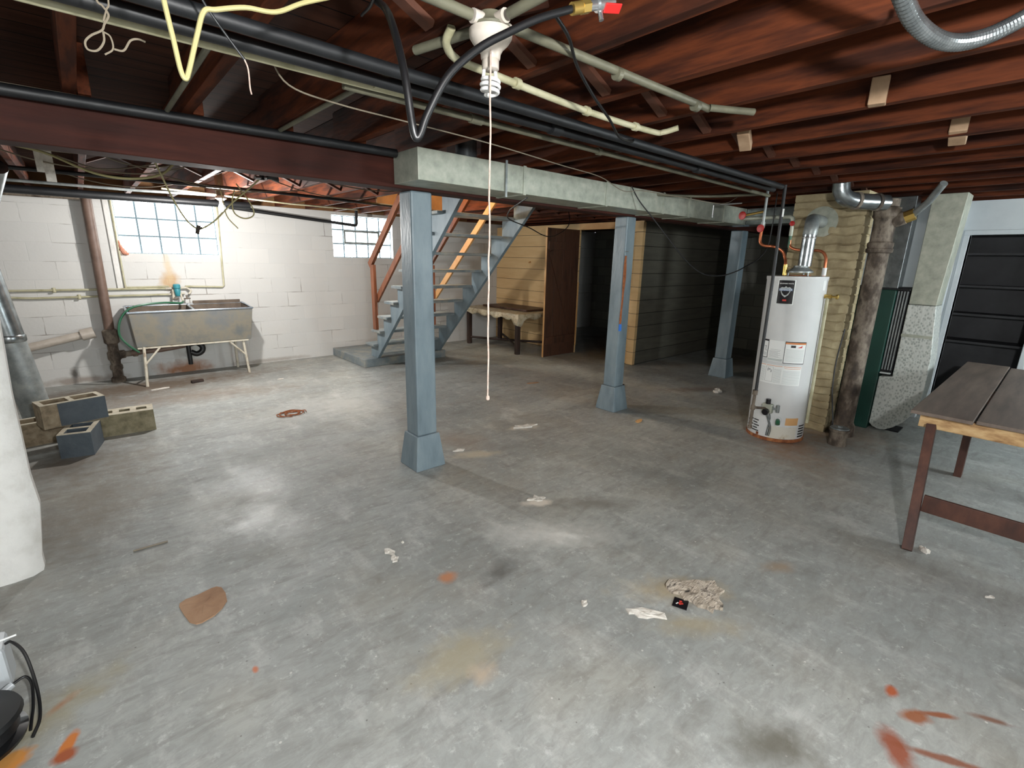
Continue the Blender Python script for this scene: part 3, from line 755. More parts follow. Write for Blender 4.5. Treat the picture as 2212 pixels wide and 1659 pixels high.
# ------------------------------------------------------------------ near lamp
LX, LY = .93, 1.17
t = thing('ceiling_lamp', (LX, LY, 1.98), 'porcelain ceiling lamp holder with a white spiral bulb and grimy skirt', 'lamp')
MB().lathe((LX, LY, 2.146), [(.054, 0), (.054, .006), (.044, .012), (.036, .022), (.034, .0355)], 28).build('junction_box', 'conduit', t, smooth=True)
for dx, dy in ((1, 0), (-1, 0), (0, 1), (0, -1)):
    c = Vector((LX, LY, 2.162)); a = Vector((dx, dy, 0))
    MB().tube([c + a * .030, c + a * .062], .0175, 12, 1).build('connector', 'ceramic', t, smooth=True)
MB().lathe((LX, LY, 2.074), [(.024, 0), (.0265, .004), (.0275, .014), (.034, .026), (.049, .040), (.0575, .052), (.0590, .062), (.0590, .069), (.050, .072)], 36).build('porcelain_shade', 'ceramic', t, smooth=True)
MB().lathe((LX, LY, 2.050), [(.021, 0), (.0235, .002), (.0235, .024), (.021, .027)], 28).build('bulb_base', 'ceramic', t, smooth=True)
pts = []
for i in range(0, 110):
    a = i / 109.0; th = a * 2 * PI * 3.6
    rr = .0205 + .0045 * math.sin(PI * min(1, a * 1.1)) - (.013 * (max(0, a - .78) / .22) ** 1.5)
    pts.append((LX + rr * math.cos(th), LY + rr * math.sin(th), 2.033 - .046 * a))
sp_ = MB().tube([(LX + .017, LY, 2.052), (LX + .0195, LY, 2.036)] + pts, .0050, 10, 1)
sp_.tube([(LX - .014, LY + .010, 2.052), (LX - .017, LY + .010, 2.030)], .0050, 10, 1)
sp_.build('spiral_tube', 'cfl', t, smooth=True)
q = MB(); rnd = random.Random(5); pts = []
for i in range(24):
    z = 2.085 - i * (2.085 - 1.13) / 23
    pts.append((LX - .025 + rnd.uniform(-.0012, .0012), LY - .032 + rnd.uniform(-.0012, .0012), z))
pc = tag(MB().tube(pts, .0026, 8, 2).lathe((LX - .025, LY - .032, 1.115), [(.003, 0), (.006, .003), (.006, .011), (.003, .016)], 10).build('pull_string', 'string', smooth=True),
         'long frayed cotton pull string hanging from the lamp', 'string')

# hose with brass fitting and red valve, upper centre
t = thing('black_hose', (.96, .90, 2.12), 'black rubber hose sharply kinked below the joists, with brass end fitting', 'hose')
MB().tube([(.66, 1.30, 2.175), (.60, 1.12, 2.07), (.575, 1.02, 1.94), (.580, 1.0, 1.835), (.588, .998, 1.80), (.598, .995, 1.808), (.615, .99, 1.85), (.66, .975, 1.93), (.73, .96, 1.995), (.80, .94, 2.04), (.87, .92, 2.08), (.955, .90, 2.118)], .0085, 12).build('hose_line', 'black', t, smooth=True)
ax = Vector((.09, -.022, .032)).normalized(); c = Vector((.957, .90, 2.119))
MB().tube([c, c + ax * .028], .0135, 14, 1).build('ferrule', 'brass', t, smooth=True)
MB().tube([c + ax * .028, c + ax * .05], .0155, 6, 1).build('hex_nut', 'brass', t)
v = thing('ball_valve', tuple(c + ax * .05), 'small bright ball valve with a red lever at the end of the black hose', 'valve')
MB().tube([c + ax * .051, c + ax * .075], .012, 14, 1).tube([c + ax * .075, c + ax * .10], .017, 14, 1).tube([c + ax * .10, c + ax * .125], .012, 14, 1).build('body', 'chrome', v, smooth=True)
hc = c + ax * .088 + Vector((0, -.012, -.012))
MB().bar(hc, hc + ax * .05 + Vector((0, 0, -.008)), .022, .005, (0, -.7, -.7)).build('lever', 'red', v, bevel=.002)
MB().tube([c + ax * .085 + Vector((0, 0, -.012)), c + ax * .088 + Vector((0, -.004, -.036))], .006, 10, 1).build('stem', 'chrome', v, smooth=True)

def cable(name, mat, pts, r, label, cat='cable', seg=6, group=None):
    return tag(MB().tube(pts, r, 8, seg).build(name, mat, smooth=True), label, cat, group)
cable('yellow_cable', 'romex', [(.19, 1.26, 2.17), (.195, 1.25, 2.03), (.203, 1.25, 1.95), (.208, 1.25, 1.90), (.214, 1.25, 1.885), (.222, 1.25, 1.90), (.245, 1.25, 1.97), (.262, 1.25, 2.015), (.285, 1.25, 2.025), (.34, 1.25, 2.045), (.40, 1.25, 2.055), (.46, 1.25, 2.09), (.54, 1.25, 2.13), (.6, 1.25, 2.17)], .0048, 'yellowed electric cable hanging in a sharp V, upper left')
cable('black_cable', 'blackcable', [(1.02, 1.02, 2.165), (1.12, 1.06, 2.15), (1.27, 1.16, 2.14), (1.45, 1.24, 2.11), (1.66, 1.33, 2.09), (1.85, 1.42, 2.07), (2.02, 1.48, 2.09), (2.20, 1.60, 2.145)], .0052, 'thin black cord drooping below the curved cream conduit')
cable('black_cable', 'blackcable', [(.28, 1.45, 2.17), (.305, 1.45, 2.11), (.34, 1.45, 2.06), (.38, 1.45, 2.01)], .0032, 'short black lead with a string tail crossing the cream pipe')
cable('string_tail', 'string', [(.38, 1.45, 2.01), (.386, 1.45, 1.99), (.386, 1.45, 1.95), (.388, 1.45, 1.935)], .0018, 'short frayed string hanging from the black lead', 'string')
cable('hanging_wire', 'blackcable', [(.56, 1.05, 2.17), (.63, 1.25, 2.15), (.66, 1.38, 2.165)], .004, 'thin black wire between joists near the top, left of the lamp')
q = MB()
q.tube([(.10, 1.50, 2.17), (.11, 1.50, 2.075), (.12, 1.50, 2.06), (.128, 1.50, 2.045), (.118, 1.50, 2.025), (.112, 1.50, 2.012), (.092, 1.50, 1.997), (.080, 1.50, 1.982), (.082, 1.50, 1.968), (.098, 1.50, 1.970), (.112, 1.50, 1.99), (.114, 1.50, 2.01)], .0022, 6)
q.tube([(.13, 1.50, 2.17), (.132, 1.50, 2.075), (.126, 1.50, 2.055), (.117, 1.50, 2.03)], .0018, 6)
q.tube([(.114, 1.50, 2.01), (.125, 1.50, 2.003), (.126, 1.50, 1.98), (.11, 1.50, 1.965)], .0018, 6)
q.tube([(.128, 1.50, 1.98), (.145, 1.50, 1.982), (.160, 1.50, 2.005), (.175, 1.50, 2.012), (.188, 1.50, 2.01)], .0022, 6)
tag(q.build('twisted_wire', 'web', smooth=True), 'twisted old tan wire ending in a loop, upper left between joists', 'wire')
cable('thin_wire', 'wire', [(.55, 1.83, 2.17), (.62, 1.87, 2.10), (.80, 1.90, 2.085), (1.1, 1.93, 2.085), (1.6, 2.0, 2.09), (2.2, 2.1, 2.085), (2.75, 2.25, 2.10), (3.15, 2.35, 2.06), (3.4, 2.35, 2.085), (3.9, 2.35, 2.09), (4.6, 2.3, 2.09), (4.9, 2.3, 2.17)], .003, 'thin pale wire stretched under the joists past the lamp string', 'wire')
cable('thin_wire', 'wire', [(-.5, 2.90, 2.172), (.2, 2.905, 2.174), (.8, 2.90, 2.174), (1.5, 2.905, 2.172)], .0025, 'thin wire lying along the top of the beam, left', 'wire')
cable('black_cable', 'blackcable', [(3.62, 2.618, 2.165), (3.70, 2.58, 2.05), (3.83, 2.50, 1.90), (4.06, 2.35, 1.62), (4.18, 2.27, 1.50), (4.28, 2.20, 1.445), (4.40, 2.12, 1.44), (4.52, 2.05, 1.475), (4.64, 1.99, 1.54), (4.72, 1.93, 1.61), (4.80, 1.90, 1.75), (4.82, 1.90, 2.17)], .0055, 'long black cord sagging from the duct to the water heater pipes')
cable('black_cable', 'blackcable', [(2.42, 2.62, 1.965), (2.6, 2.95, 1.945), (2.8, 3.25, 1.94), (3.1, 3.6, 1.91), (3.5, 3.75, 1.86), (3.95, 3.95, 1.80), (4.3, 4.1, 1.84), (4.7, 4.3, 1.98), (4.9, 4.5, 2.17)], .0055, 'black cord drooping behind the duct across the stairs')
# silver flexible conduit at the top right
pts = catmull([(1.26, .40, 2.19), (1.40, .38, 2.15), (1.58, .37, 2.115), (1.72, .33, 2.10), (1.80, .27, 2.115), (1.86, .20, 2.16), (1.90, .14, 2.20)], 26)
rs = [.0185 + (.0014 if i % 2 else -.0006) for i in range(len(pts))]
tag(MB().tube(pts, rs, 16, 1).build('flexible_conduit', 'galv_flue', smooth=False), 'shiny silver flexible conduit looping down at the top right', 'conduit')
tag(MB().tube([(1.60, .39, 2.175), (1.595, .385, 2.14), (1.60, .375, 2.12)], .006, 6).build('tape_tail', 'ceramic'), 'scrap of white tape hanging onto the silver conduit', 'tape')

# ------------------------------------------------------------------ laundry corner
t = thing('laundry_sink', (.93, 7.2, 0), 'long stained grey double laundry sink on chipped metal legs', 'sink')
x0, x1, y0, y1 = .315, 1.60, 6.95, 7.46; zt = .86; zb = .455
m = MB()
def shell(m, xa, xb, ya, yb, z0, z1, tw, slope=.0):
    pass
o_ = [(x0, y0, zt), (x1, y0, zt), (x1, y1, zt + .03), (x0, y1, zt + .03)]
b_ = [(x0 + .03, y0 + .03, zb), (x1 - .05, y0 + .03, zb), (x1 - .05, y1 - .03, zb), (x0 + .03, y1 - .03, zb)]
m.add(o_ + b_, [(4, 5, 1, 0), (5, 6, 2, 1), (6, 7, 3, 2), (7, 4, 0, 3), (4, 7, 6, 5)])
m.build('tub', 'sink', t, bevel=.006)
xm = (x0 + x1) / 2
for a, b in ((x0 + .025, xm - .012), (xm + .012, x1 - .025)):
    q = MB(); e = .04
    q.add([(a, y0 + .025, zt - .001), (b, y0 + .025, zt - .001), (b, y1 - .025, zt + .028), (a, y1 - .025, zt + .028),
           (a + e, y0 + .07, zb + .02), (b - e, y0 + .07, zb + .02), (b - e, y1 - .07, zb + .02), (a + e, y1 - .07, zb + .02)],
          [(0, 1, 5, 4), (1, 2, 6, 5), (2, 3, 7, 6), (3, 0, 4, 7), (4, 5, 6, 7)])
    q.build('basin', 'sinkin', t)
q = MB()
q.tube([(x0, y0, zt), (x1, y0, zt)], .012, 10, 1); q.tube([(x0, y0, zt), (x0, y1, zt + .03)], .012, 10, 1)
q.tube([(x1, y0, zt), (x1, y1, zt + .03)], .012, 10, 1); q.tube([(x0, y1, zt + .03), (x1, y1, zt + .03)], .012, 10, 1)
q.bar((xm, y0, zt), (xm, y1, zt + .03), .026, .012)
q.build('rim', 'sinkrim', t, smooth=True)
MB().box(1.02, x1 - .03, y1 - .012, y1 + .006, zt + .03, zt + .075).build('backsplash', 'sinkin', t, bevel=.004)
for (lx, ly, tx, ty) in ((.375, 6.90, .41, 6.99), (1.485, 6.99, 1.46, 7.02), (.42, 7.43, .44, 7.40), (1.44, 7.43, 1.44, 7.40)):
    MB().tube([(lx, ly, 0), (tx, ty, zb)], .016, 10, 1).build('leg', 'legpaint', t, smooth=True)
q = MB()
q.bar((.35, 7.0, zb - .012), (1.52, 7.0, zb - .012), .03, .022); q.bar((.35, 7.40, zb - .012), (1.52, 7.40, zb - .012), .03, .022)
q.bar((.44, 6.99, zb - .012), (.44, 7.41, zb - .012), .03, .02); q.bar((1.46, 6.99, zb - .012), (1.46, 7.41, zb - .012), .03, .02)
q.build('stand_frame', 'legpaint', t, bevel=.003)
for a, b in (((.39, 6.94, .25), (.56, 6.99, zb - .02)), ((1.475, 7.0, .24), (1.30, 7.0, zb - .02))):
    MB().tube([a, b], .011, 8, 1).build('brace', 'legpaint', t, smooth=True)
t = thing('sink_drain', (.9, 7.35, .2), 'black plastic trap and drain pipe beneath the laundry sink', 'drain')
MB().tube([(.30, 7.36, .34), (.60, 7.35, .35), (.90, 7.33, .39)], .030, 12, 2).build('drain_arm', 'iron_brown', t, smooth=True)
MB().tube([(.88, 7.28, .455), (.88, 7.28, .14)], .026, 12, 1).tube([(.89, 7.28, .40), (.97, 7.27, .415), (1.03, 7.27, .36), (1.02, 7.27, .30), (.96, 7.27, .27), (.90, 7.28, .30)], .034, 12, 4).build('trap', 'black', t, smooth=True)
t = thing('faucet', (.85, 7.46, 1.0), 'corroded wall faucet with a teal cap above the laundry sink', 'faucet')
q = MB()
q.tube([(.76, 7.48, 1.095), (.98, 7.47, 1.10)], .014, 10, 1).tube([(.78, 7.48, 1.02), (.95, 7.46, 1.03)], .014, 10, 1)
q.tube([(.98, 7.47, 1.10), (1.02, 7.46, 1.06), (.99, 7.45, 1.02)], .013, 10, 4)
q.tube([(.83, 7.45, 1.08), (.82, 7.42, .96)], .015, 10, 1).tube([(.90, 7.44, 1.04), (.90, 7.36, .98), (.90, 7.30, .95)], .012, 10, 3)
q.build('valve_body', 'legpaint', t, smooth=True)
MB().lathe((.87, 7.42, 1.0), [(.02, 0), (.03, .02), (.035, .08), (.03, .09), (.04, .10), (.04, .14), (.03, .15)], 16).build('cap', 'teal', t, smooth=True)
for x in (.83, .96):
    MB().tube([(x - .035, 7.39, .97), (x + .035, 7.39, .97)], .008, 8, 1).tube([(x, 7.44, 1.0), (x, 7.39, .965)], .008, 8, 1).build('tap_handle', 'iron', t, smooth=True)
cable('garden_hose', 'hosegreen', [(.90, 7.30, .94), (.86, 7.22, .93), (.70, 7.12, .95), (.50, 7.05, .945), (.34, 7.02, .90), (.24, 7.0, .78), (.21, 6.99, .62), (.27, 6.97, .50), (.36, 6.98, .40)], .012, 'dark green hose looping from the faucet over the sink end', 'hose')
pipe('wall_pipe', 'creampipe', [(-.75, 7.485, 1.10), (.76, 7.485, 1.095)], .012, 'upper of two cream water pipes along the window wall', 1, couplings=[((-.27, 7.485, 1.098), (0, .3, 1), .025)])
pipe('wall_pipe', 'creampipe', [(-.75, 7.485, 1.035), (-.45, 7.485, 1.015), (.78, 7.485, 1.02)], .012, 'lower of two cream water pipes along the window wall', 1, couplings=[((-.07, 7.485, 1.017), (0, .3, 1), .025)])
pipe('wall_conduit', 'creampipe', [(.80, 7.495, 1.12), (.42, 7.495, 1.115), (.375, 7.495, 1.13), (.365, 7.495, 1.17), (.365, 7.495, 2.15)], .010, 'cream pipe framing the left side of the sink window', 3)
pipe('wall_conduit', 'creampipe', [(.97, 7.495, 1.115), (1.39, 7.495, 1.10), (1.41, 7.495, 1.12), (1.445, 7.495, 2.17)], .012, 'cream pipe rising along the right side of the sink window', 1)
t = thing('soil_stack', (.14, 7.39, 0), 'brown painted cast iron waste stack left of the sink', 'pipe')
MB().tube([(.14, 7.39, .62), (.155, 7.39, 2.17)], .048, 16, 1).build('upper_pipe', 'iron_brown', t, smooth=True)
MB().lathe((.14, 7.39, 0), [(.075, 0), (.07, .05), (.048, .07), (.048, .14), (.062, .16), (.062, .2), (.048, .22), (.05, .26), (.066, .28), (.066, .36), (.05, .38), (.05, .46), (.072, .48), (.076, .62), (.055, .64)], 20).build('hub_fittings', 'iron', t, smooth=True)
MB().lathe((.19, 7.385, .33), [(.05, 0), (.05, .05), (.035, .06), (.035, .12), (.045, .13), (.045, .17), (.03, .18), (.03, .2)], 16, (1, 0, 0.02)).build('side_inlet', 'iron', t, smooth=True)
pipe('white_drain_pipe', 'ceramic', [(-.95, 7.36, .42), (-.57, 7.37, .49), (-.10, 7.39, .595)], .045, 'white drain pipe sloping along the wall into the stack', 1, couplings=[((-.06, 7.39, .602), (1, 0, .22), .06)])
# light bulb beyond the beam
t = thing('bare_bulb', (1.18, 5.89, 1.96), 'lit bare light bulb hanging among wires near the sink window', 'light bulb')
MB().tube([(1.18, 5.89, 2.115), (1.18, 5.89, 2.379)], .04, 12, 1).build('ceiling_box', 'conduit', t, smooth=True)
MB().lathe((1.18, 5.89, 2.03), [(.018, 0), (.022, .03), (.05, .05), (.05, .07), (.02, .09)], 20).build('socket', 'ceramic', t, smooth=True)
MB().lathe((1.18, 5.89, 1.955), [(.004, 0), (.022, .01), (.031, .03), (.028, .055), (.016, .08)], 20).build('glass_bulb', emis('lit_bulb_glass', (255, 244, 250), 40), t, smooth=True)
t2 = thing('bare_bulb', (.30, -.45, 1.90), 'added, unseen lit bare bulb in a porcelain holder behind the camera', 'light bulb')
MB().lathe((.30, -.45, 1.985), [(.018, 0), (.022, .03), (.05, .05), (.05, .195), (.02, .197)], 20).build('socket', 'ceramic', t2, smooth=True)
MB().lathe((.30, -.45, 1.895), [(.004, 0), (.022, .01), (.031, .03), (.028, .055), (.016, .09)], 20).build('glass_bulb', emis('added_bulb_glass_rear', (255, 246, 240), 30), t2, smooth=True)
bpy.data.objects['point_light'].location = (1.18, 5.89, 1.90)
bpy.data.objects['point_light.001'].location = (.30, -.45, 1.84)
# long black pipe with drop near window 2
pipe('vent_pipe', 'blackpipe', [(1.55, 7.35, 2.115), (3.20, 7.30, 1.985), (3.225, 7.30, 1.985), (3.24, 7.30, 2.01), (3.25, 7.30, 2.379)], .022, 'black pipe sloping along the wall and turning up before the second window', 1)
pipe('vent_pipe', 'blackpipe', [(XL + .05, 5.45, 2.13), (1.6, 5.5, 2.15), (3.6, 5.9, 2.16)], .016, 'thin dark pipe crossing under the back joists above the bulb', 1)
pipe('sewer_pipe', 'blackpipe', [(XL + .05, 6.6, 2.07), (.2, 6.75, 2.09), (1.7, 6.95, 2.12)], .040, 'thick dark pipe hung across the front of the sink window top', 1)
pipe('sewer_pipe', 'iron', [(XL + .05, 7.30, 2.10), (.10, 7.30, 2.12)], .050, 'thick rusty pipe along the top of the window wall, far left', 1)
pipe('wall_pipe', 'galv_dark', [(XL + .05, 6.1, 2.10), (.5, 6.2, 2.12), (1.3, 6.3, 2.15)], .014, 'small grey pipe under the back joists, left of the bulb', 1)
pipe('wall_pipe', 'creampipe', [(.7, 6.0, 2.14), (2.0, 6.35, 2.13), (2.95, 6.6, 2.15)], .010, 'thin cream pipe under the back joists, right of the bulb', 1)
tag(MB().obox((-.1, 4.45, 2.20), (.035, .012, .36), .2).build('paper_tag', 'paper'), 'narrow grey paper strip hanging behind the beam at far left', 'paper')
tag(MB().obox((-.06, 4.6, 2.18), (.05, .012, .40), .2, .0).build('paper_tag', 'paper'), 'wider ragged grey paper scrap hanging behind the beam at far left, lower one', 'paper')
cable('old_cable', 'romex', [(-.20, 4.35, 2.15), (-.05, 4.35, 2.12), (.15, 4.3, 2.03), (.33, 4.25, 2.01), (.50, 4.2, 2.05), (.60, 4.2, 2.15)], .008, 'old tan cable sagging behind the beam at left')
cable('old_cable', 'romex', [(.42, 4.0, 2.17), (.47, 4.1, 2.10), (.57, 4.4, 1.93), (.66, 4.6, 1.80), (.74, 4.72, 1.735), (.79, 4.75, 1.735), (.88, 4.7, 1.80), (.99, 4.6, 1.93), (1.07, 4.35, 2.03), (1.11, 4.15, 2.09)], .006, 'long tan cable drooping in front of the sink window')
cable('old_cable', 'romex', [(1.18, 5.2, 2.16), (1.28, 5.2, 2.0), (1.30, 5.2, 1.9), (1.22, 5.2, 1.86), (1.14, 5.2, 1.90), (1.13, 5.2, 2.0), (1.16, 5.2, 2.1)], .006, 'looped tan cable beside the lit bulb')
cable('old_cable', 'romex', [(1.10, 5.5, 2.185), (1.12, 5.5, 2.0), (1.14, 5.5, 1.88), (1.22, 5.5, 1.78)], .005, 'short loose cable end below the lit bulb')
tag(MB().tube([(.765, 4.72, 1.755), (.745, 4.72, 1.69)], .014, 8, 1).tube([(.74, 4.72, 1.72), (.785, 4.72, 1.74)], .007, 6, 1).build('cable_clip', 'iron'), 'dark clip on the cable drooping before the sink window', 'clip')
rnd = random.Random(11)
for i in range(9):
    y = rnd.uniform(3.9, 6.6); x = rnd.uniform(-.4, 1.3); L = rnd.uniform(.5, 1.3); a = rnd.uniform(-.3, .5)
    p0 = Vector((x, y, 2.165)); p3 = p0 + Vector((L * math.cos(a), L * math.sin(a), 0)); s_ = rnd.uniform(.03, .09)
    mid = (p0 + p3) / 2 - Vector((0, 0, s_))
    cable('dusty_wire', 'web', [p0, (p0 + mid) / 2 - Vector((0, 0, s_ * .25)), mid, (p3 + mid) / 2 - Vector((0, 0, s_ * .25)), p3], .0045, 'dusty old wire %s' % ['far left behind the beam, uppermost', 'crossing above the sink window', 'running past the lit bulb on its left', 'sagging over the top left pane', 'strung between bulb and beam', 'drooping right of the lit bulb', 'nearest the black clamp light', 'behind the hanging tan cable', 'closest to the window wall'][i], 'wire', 4, 'dusty wires around the lit bulb')
t = thing('clamp_light', (1.10, 4.05, 2.06), 'small black clamp light fixed under the joists behind the beam', 'lamp')
MB().lathe((1.13, 4.08, 2.09), [(.012, 0), (.016, .03), (.045, .07), (.047, .075)], 18, (1, 0, .3)).build('reflector', 'black', t, smooth=True)
MB().tube([(1.05, 4.06, 2.08), (1.13, 4.08, 2.09)], .013, 10, 1).build('socket', 'chrome', t, smooth=True)
MB().obox((1.10, 4.07, 2.12), (.02, .03, .10), .3).build('clamp', 'black', t)

# galvanised pipe, far left, with its offset
t = thing('vent_duct_pipe', (-.48, 5.8, 0), 'galvanised round vent pipe with a bend at the far left edge', 'pipe')
MB().tube([(-.475, 5.8, 0), (-.555, 5.8, .80)], .105, 20, 1).build('lower_section', 'galv_dark', t, smooth=True)
MB().lathe((-.555, 5.8, .78), [(.108, 0), (.113, .01), (.113, .05), (.108, .06)], 20).build('collar', 'galv_flue', t, smooth=True)
MB().tube([(-.555, 5.8, .83), (-.60, 5.8, 1.30), (-.615, 5.78, 1.48), (-.60, 5.74, 1.62), (-.50, 5.55, 1.90), (-.395, 5.35, 2.14)], .105, 20, 3).build('upper_section', 'galv_flue', t, smooth=True)

# ------------------------------------------------------------------ concrete blocks
def cblock(name, c, rz, label, side='blockraw', top='blocktop', L=.40, W=.20, Hh=.19, holes=2, z0=0.0, hs=None):
    t = thing(name, (c[0], c[1], z0), label, 'block')
    n = holes; wall = .032
    hole = (L - wall * (n + 1)) / n if hs is None else hs
    gap = (L - n * hole) / (n + 1)
    xs = [-L / 2]
    for i in range(n): xs += [-L / 2 + gap + i * (hole + gap), -L / 2 + (i + 1) * (gap + hole)]
    xs.append(L / 2)
    iw = wall if hs is None else .06
    ys = [-W / 2, -W / 2 + iw, W / 2 - iw, W / 2]
    M_ = Matrix.Translation((c[0], c[1], 0)) @ Matrix.Rotation(rz, 4, 'Z')
    m = MB(); mt = MB(); e = .004
    def put(mm, xa, xb, ya, yb, za, zb):
        b0 = len(mm.v); mm.box(xa, xb, ya, yb, za, zb)
        for i in range(b0, len(mm.v)): mm.v[i] = M_ @ mm.v[i]
    cells = [(xs[0], xs[-1], ys[0], ys[1]), (xs[0], xs[-1], ys[2], ys[3])]
    for i in range(0, len(xs) - 1, 2): cells.append((xs[i], xs[i + 1], ys[1], ys[2]))
    for a in cells:
        put(m, *a, z0, z0 + Hh - e)
        put(mt, *a, z0 + Hh - e, z0 + Hh)
    m.build('body', side, t); mt.build('top_rim', top, t)
    return t, M_
def face_paint(t, M_, W, L, Hh, z0, mat, yy=-1):
    q = MB(); q.box(-L / 2 + .10, L / 2, -W / 2 - .003, -W / 2 - .0002, z0 + .004, z0 + Hh - .004)
    for i in range(len(q.v)): q.v[i] = M_ @ q.v[i]
    q.build('painted_face', mat, t)
cblock('concrete_block', (-.42, 5.36), R(8), 'tan concrete block on the floor, lowest at the back left under the blue-faced one')
cblock('concrete_block', (.095, 5.245), R(-3), 'concrete block with three small slots in its pale top, right of the stack', side='blockgrey', holes=3, hs=.075)
t, M_ = cblock('concrete_block', (-.205, 4.92), R(78), 'short blue-grey painted block standing in front of the stack', side='blockblue', L=.32)
t, M_ = cblock('concrete_block', (-.235, 5.13), R(15), 'large-celled concrete block with a blue-painted face, topmost of the stack', z0=.192)
face_paint(t, M_, .20, .40, .19, .192, 'blockblue')

# ------------------------------------------------------------------ far bench with cloth, and door
t = thing('old_bench_table', (5.65, 6.5, 0), 'dark-legged table with a crinkled cloth cover, behind the stairs', 'table')
for x, y in ((5.28, 5.86), (5.28, 7.2), (6.02, 5.86), (6.02, 7.2)):
    MB().box(x - .035, x + .035, y - .035, y + .035, 0, .64).lathe((x, y, 0), [(.045, 0), (.045, .05)], 12).build('leg', 'bench', t, bevel=.004)
MB().box(5.2, 6.10, 5.78, 7.32, .62, .665).build('table_top', 'bench', t, bevel=.004)
q = MB(); q.tube([(5.28, 7.2, .12), (5.6, 6.6, .12), (6.02, 5.95, .12)], .02, 8, 4); q.tube([(5.3, 5.9, .12), (5.65, 6.5, .13), (6.0, 7.1, .12)], .02, 8, 4)
q.build('curved_stretcher', 'bench', t, smooth=True)
# cloth over it
rnd = random.Random(2); m = MB()
nx, ny = 16, 24; X0, X1, Y0, Y1 = 5.175, 6.13, 5.745, 7.34
for j in range(ny + 1):
    for i in range(nx + 1):
        m.v.append(Vector((X0 + (X1 - X0) * i / nx, Y0 + (Y1 - Y0) * j / ny, .672 + rnd.uniform(0, .008))))
for j in range(ny):
    for i in range(nx):
        a = j * (nx + 1) + i; m.f.append((a, a + 1, a + nx + 2, a + nx + 1))
edge = [j * (nx + 1) for j in range(ny, -1, -1)] + list(range(1, nx + 1))
rows = 3; prev = edge
for r_ in range(rows):
    cur = []
    for n_, idx in enumerate(edge):
        v0 = m.v[idx]; drop = .085 + .02 * math.sin(n_ * 1.3) + (.10 if abs(n_ - ny) < 2 else 0)
        out = Vector((-.012 if n_ <= ny else 0, -.012 if n_ >= ny else 0, 0)) * (1 + rnd.random())
        m.v.append(v0 + out + Vector((rnd.uniform(-.006, .006), rnd.uniform(-.006, .006), -drop * (r_ + 1) / rows))); cur.append(len(m.v) - 1)
    for k in range(len(edge) - 1): m.f.append((prev[k], prev[k + 1], cur[k + 1], cur[k]))
    prev = cur
o = tag(m.build('table_cloth', 'cloth', smooth=True), 'crinkled cream oilcloth draped over the table behind the stairs', 'cloth')
sm = o.modifiers.new('thick', 'SOLIDIFY'); sm.thickness = .003; sm.offset = 1
tag(MB().box(5.55, 6.10, 5.95, 7.15, .684, .715).build('loose_board', 'darkwood', bevel=.004), 'dark board lying on the cloth-covered table', 'board')
t = thing('plank_door', (6.16, 5.39, 0), 'dark wooden plank door standing open at the small dark room', 'door')
q = MB()
for i in range(4): q.box(5.42 + i * .185, 5.42 + i * .185 + .183, 5.385, 5.41, .012, 2.02)
q.build('door_leaf', 'darkwood', t, bevel=.003)
q = MB(); q.box(5.44, 6.12, 5.362, 5.384, 1.70, 1.82); q.box(5.44, 6.12, 5.362, 5.384, .22, .34)
q.build('batten', 'darkwood', t, bevel=.003)
MB().bar((5.50, 5.373, 1.68), (6.06, 5.373, .36), .02, .10, (0, 0, 1)).build('diagonal_brace', 'darkwood', t, bevel=.003)
MB().box(5.412, 5.42, 5.383, 5.412, .012, 2.02).build('edge_strip', 'lightwood', t)
MB().box(6.135, 6.155, 5.345, 5.361, .15, 1.20).build('side_slat', 'lightwood', t)
for y, w_ in ((6.55, 'left'), (5.95, 'right')):
    tag(MB().tube([(PX - .001, y, 1.50), (PX - .05, y, 1.49)], .012, 8, 1).build('wall_hook', 'lightwood'), 'small wooden peg on the tan board wall, %s one' % w_, 'peg', 'pegs on the tan board wall')

# ------------------------------------------------------------------ chimney
m = MB(); rnd = random.Random(9)
CX0, CX1, CY0, CY1 = 5.12, 5.40, 1.275, 1.845
def ringpts(n1=10, n2=5):
    pts = []
    for i in range(n1): pts.append((CX0, CY1 - (CY1 - CY0) * i / n1, -1, 0))
    for i in range(n2): pts.append((CX0 + (CX1 - CX0) * i / n2, CY0, 0, -1))
    for i in range(n1): pts.append((CX1, CY0 + (CY1 - CY0) * i / n1, 1, 0))
    for i in range(n2): pts.append((CX1 - (CX1 - CX0) * i / n2, CY1, 0, 1))
    return pts
rp_ = ringpts(); n = len(rp_); z = 0; levels = []
while z < 2.14:
    h = rnd.uniform(.066, .088)
    bulge = [rnd.uniform(.0, .010) for _ in range(n)]
    for f, kk in ((0, -.006), (.12, 1), (.5, 1.1), (.86, 1.0)):
        levels.append((min(z + h * f, 2.172), kk, bulge))
    z += h
levels.append((2.176, 0, [0] * n))
for (z, kk, bl) in levels:
    wob = rnd.uniform(-.001, .001)
    for i, (x, y, dx, dy) in enumerate(rp_):
        d_ = kk if kk < 0 else bl[i] * kk
        m.v.append(Vector((x + dx * d_, y + dy * d_, z + (0.006 * math.sin(i * 1.7 + z * 9) if 0 < z < 2.1 else 0))))
for i in range(len(levels) - 1):
    for k in range(n):
        a = i * n + k; b = i * n + (k + 1) % n; m.f.append((a, b, b + n, a + n))
m.f.append(tuple(range(n))[::-1]); m.f.append(tuple((len(levels) - 1) * n + k for k in range(n)))
MT['chim'] = noisy('cream_painted_brick', [(132, 118, 90), (162, 148, 116), (188, 174, 140)], 5, 0.85, bump=0.6, bdist=0.01)
t = thing('chimney', (5.26, 1.56, 0), 'rough cream-painted brick chimney behind the water heater', 'chimney')
m.build('brick_stack', 'chim', t, smooth=False)
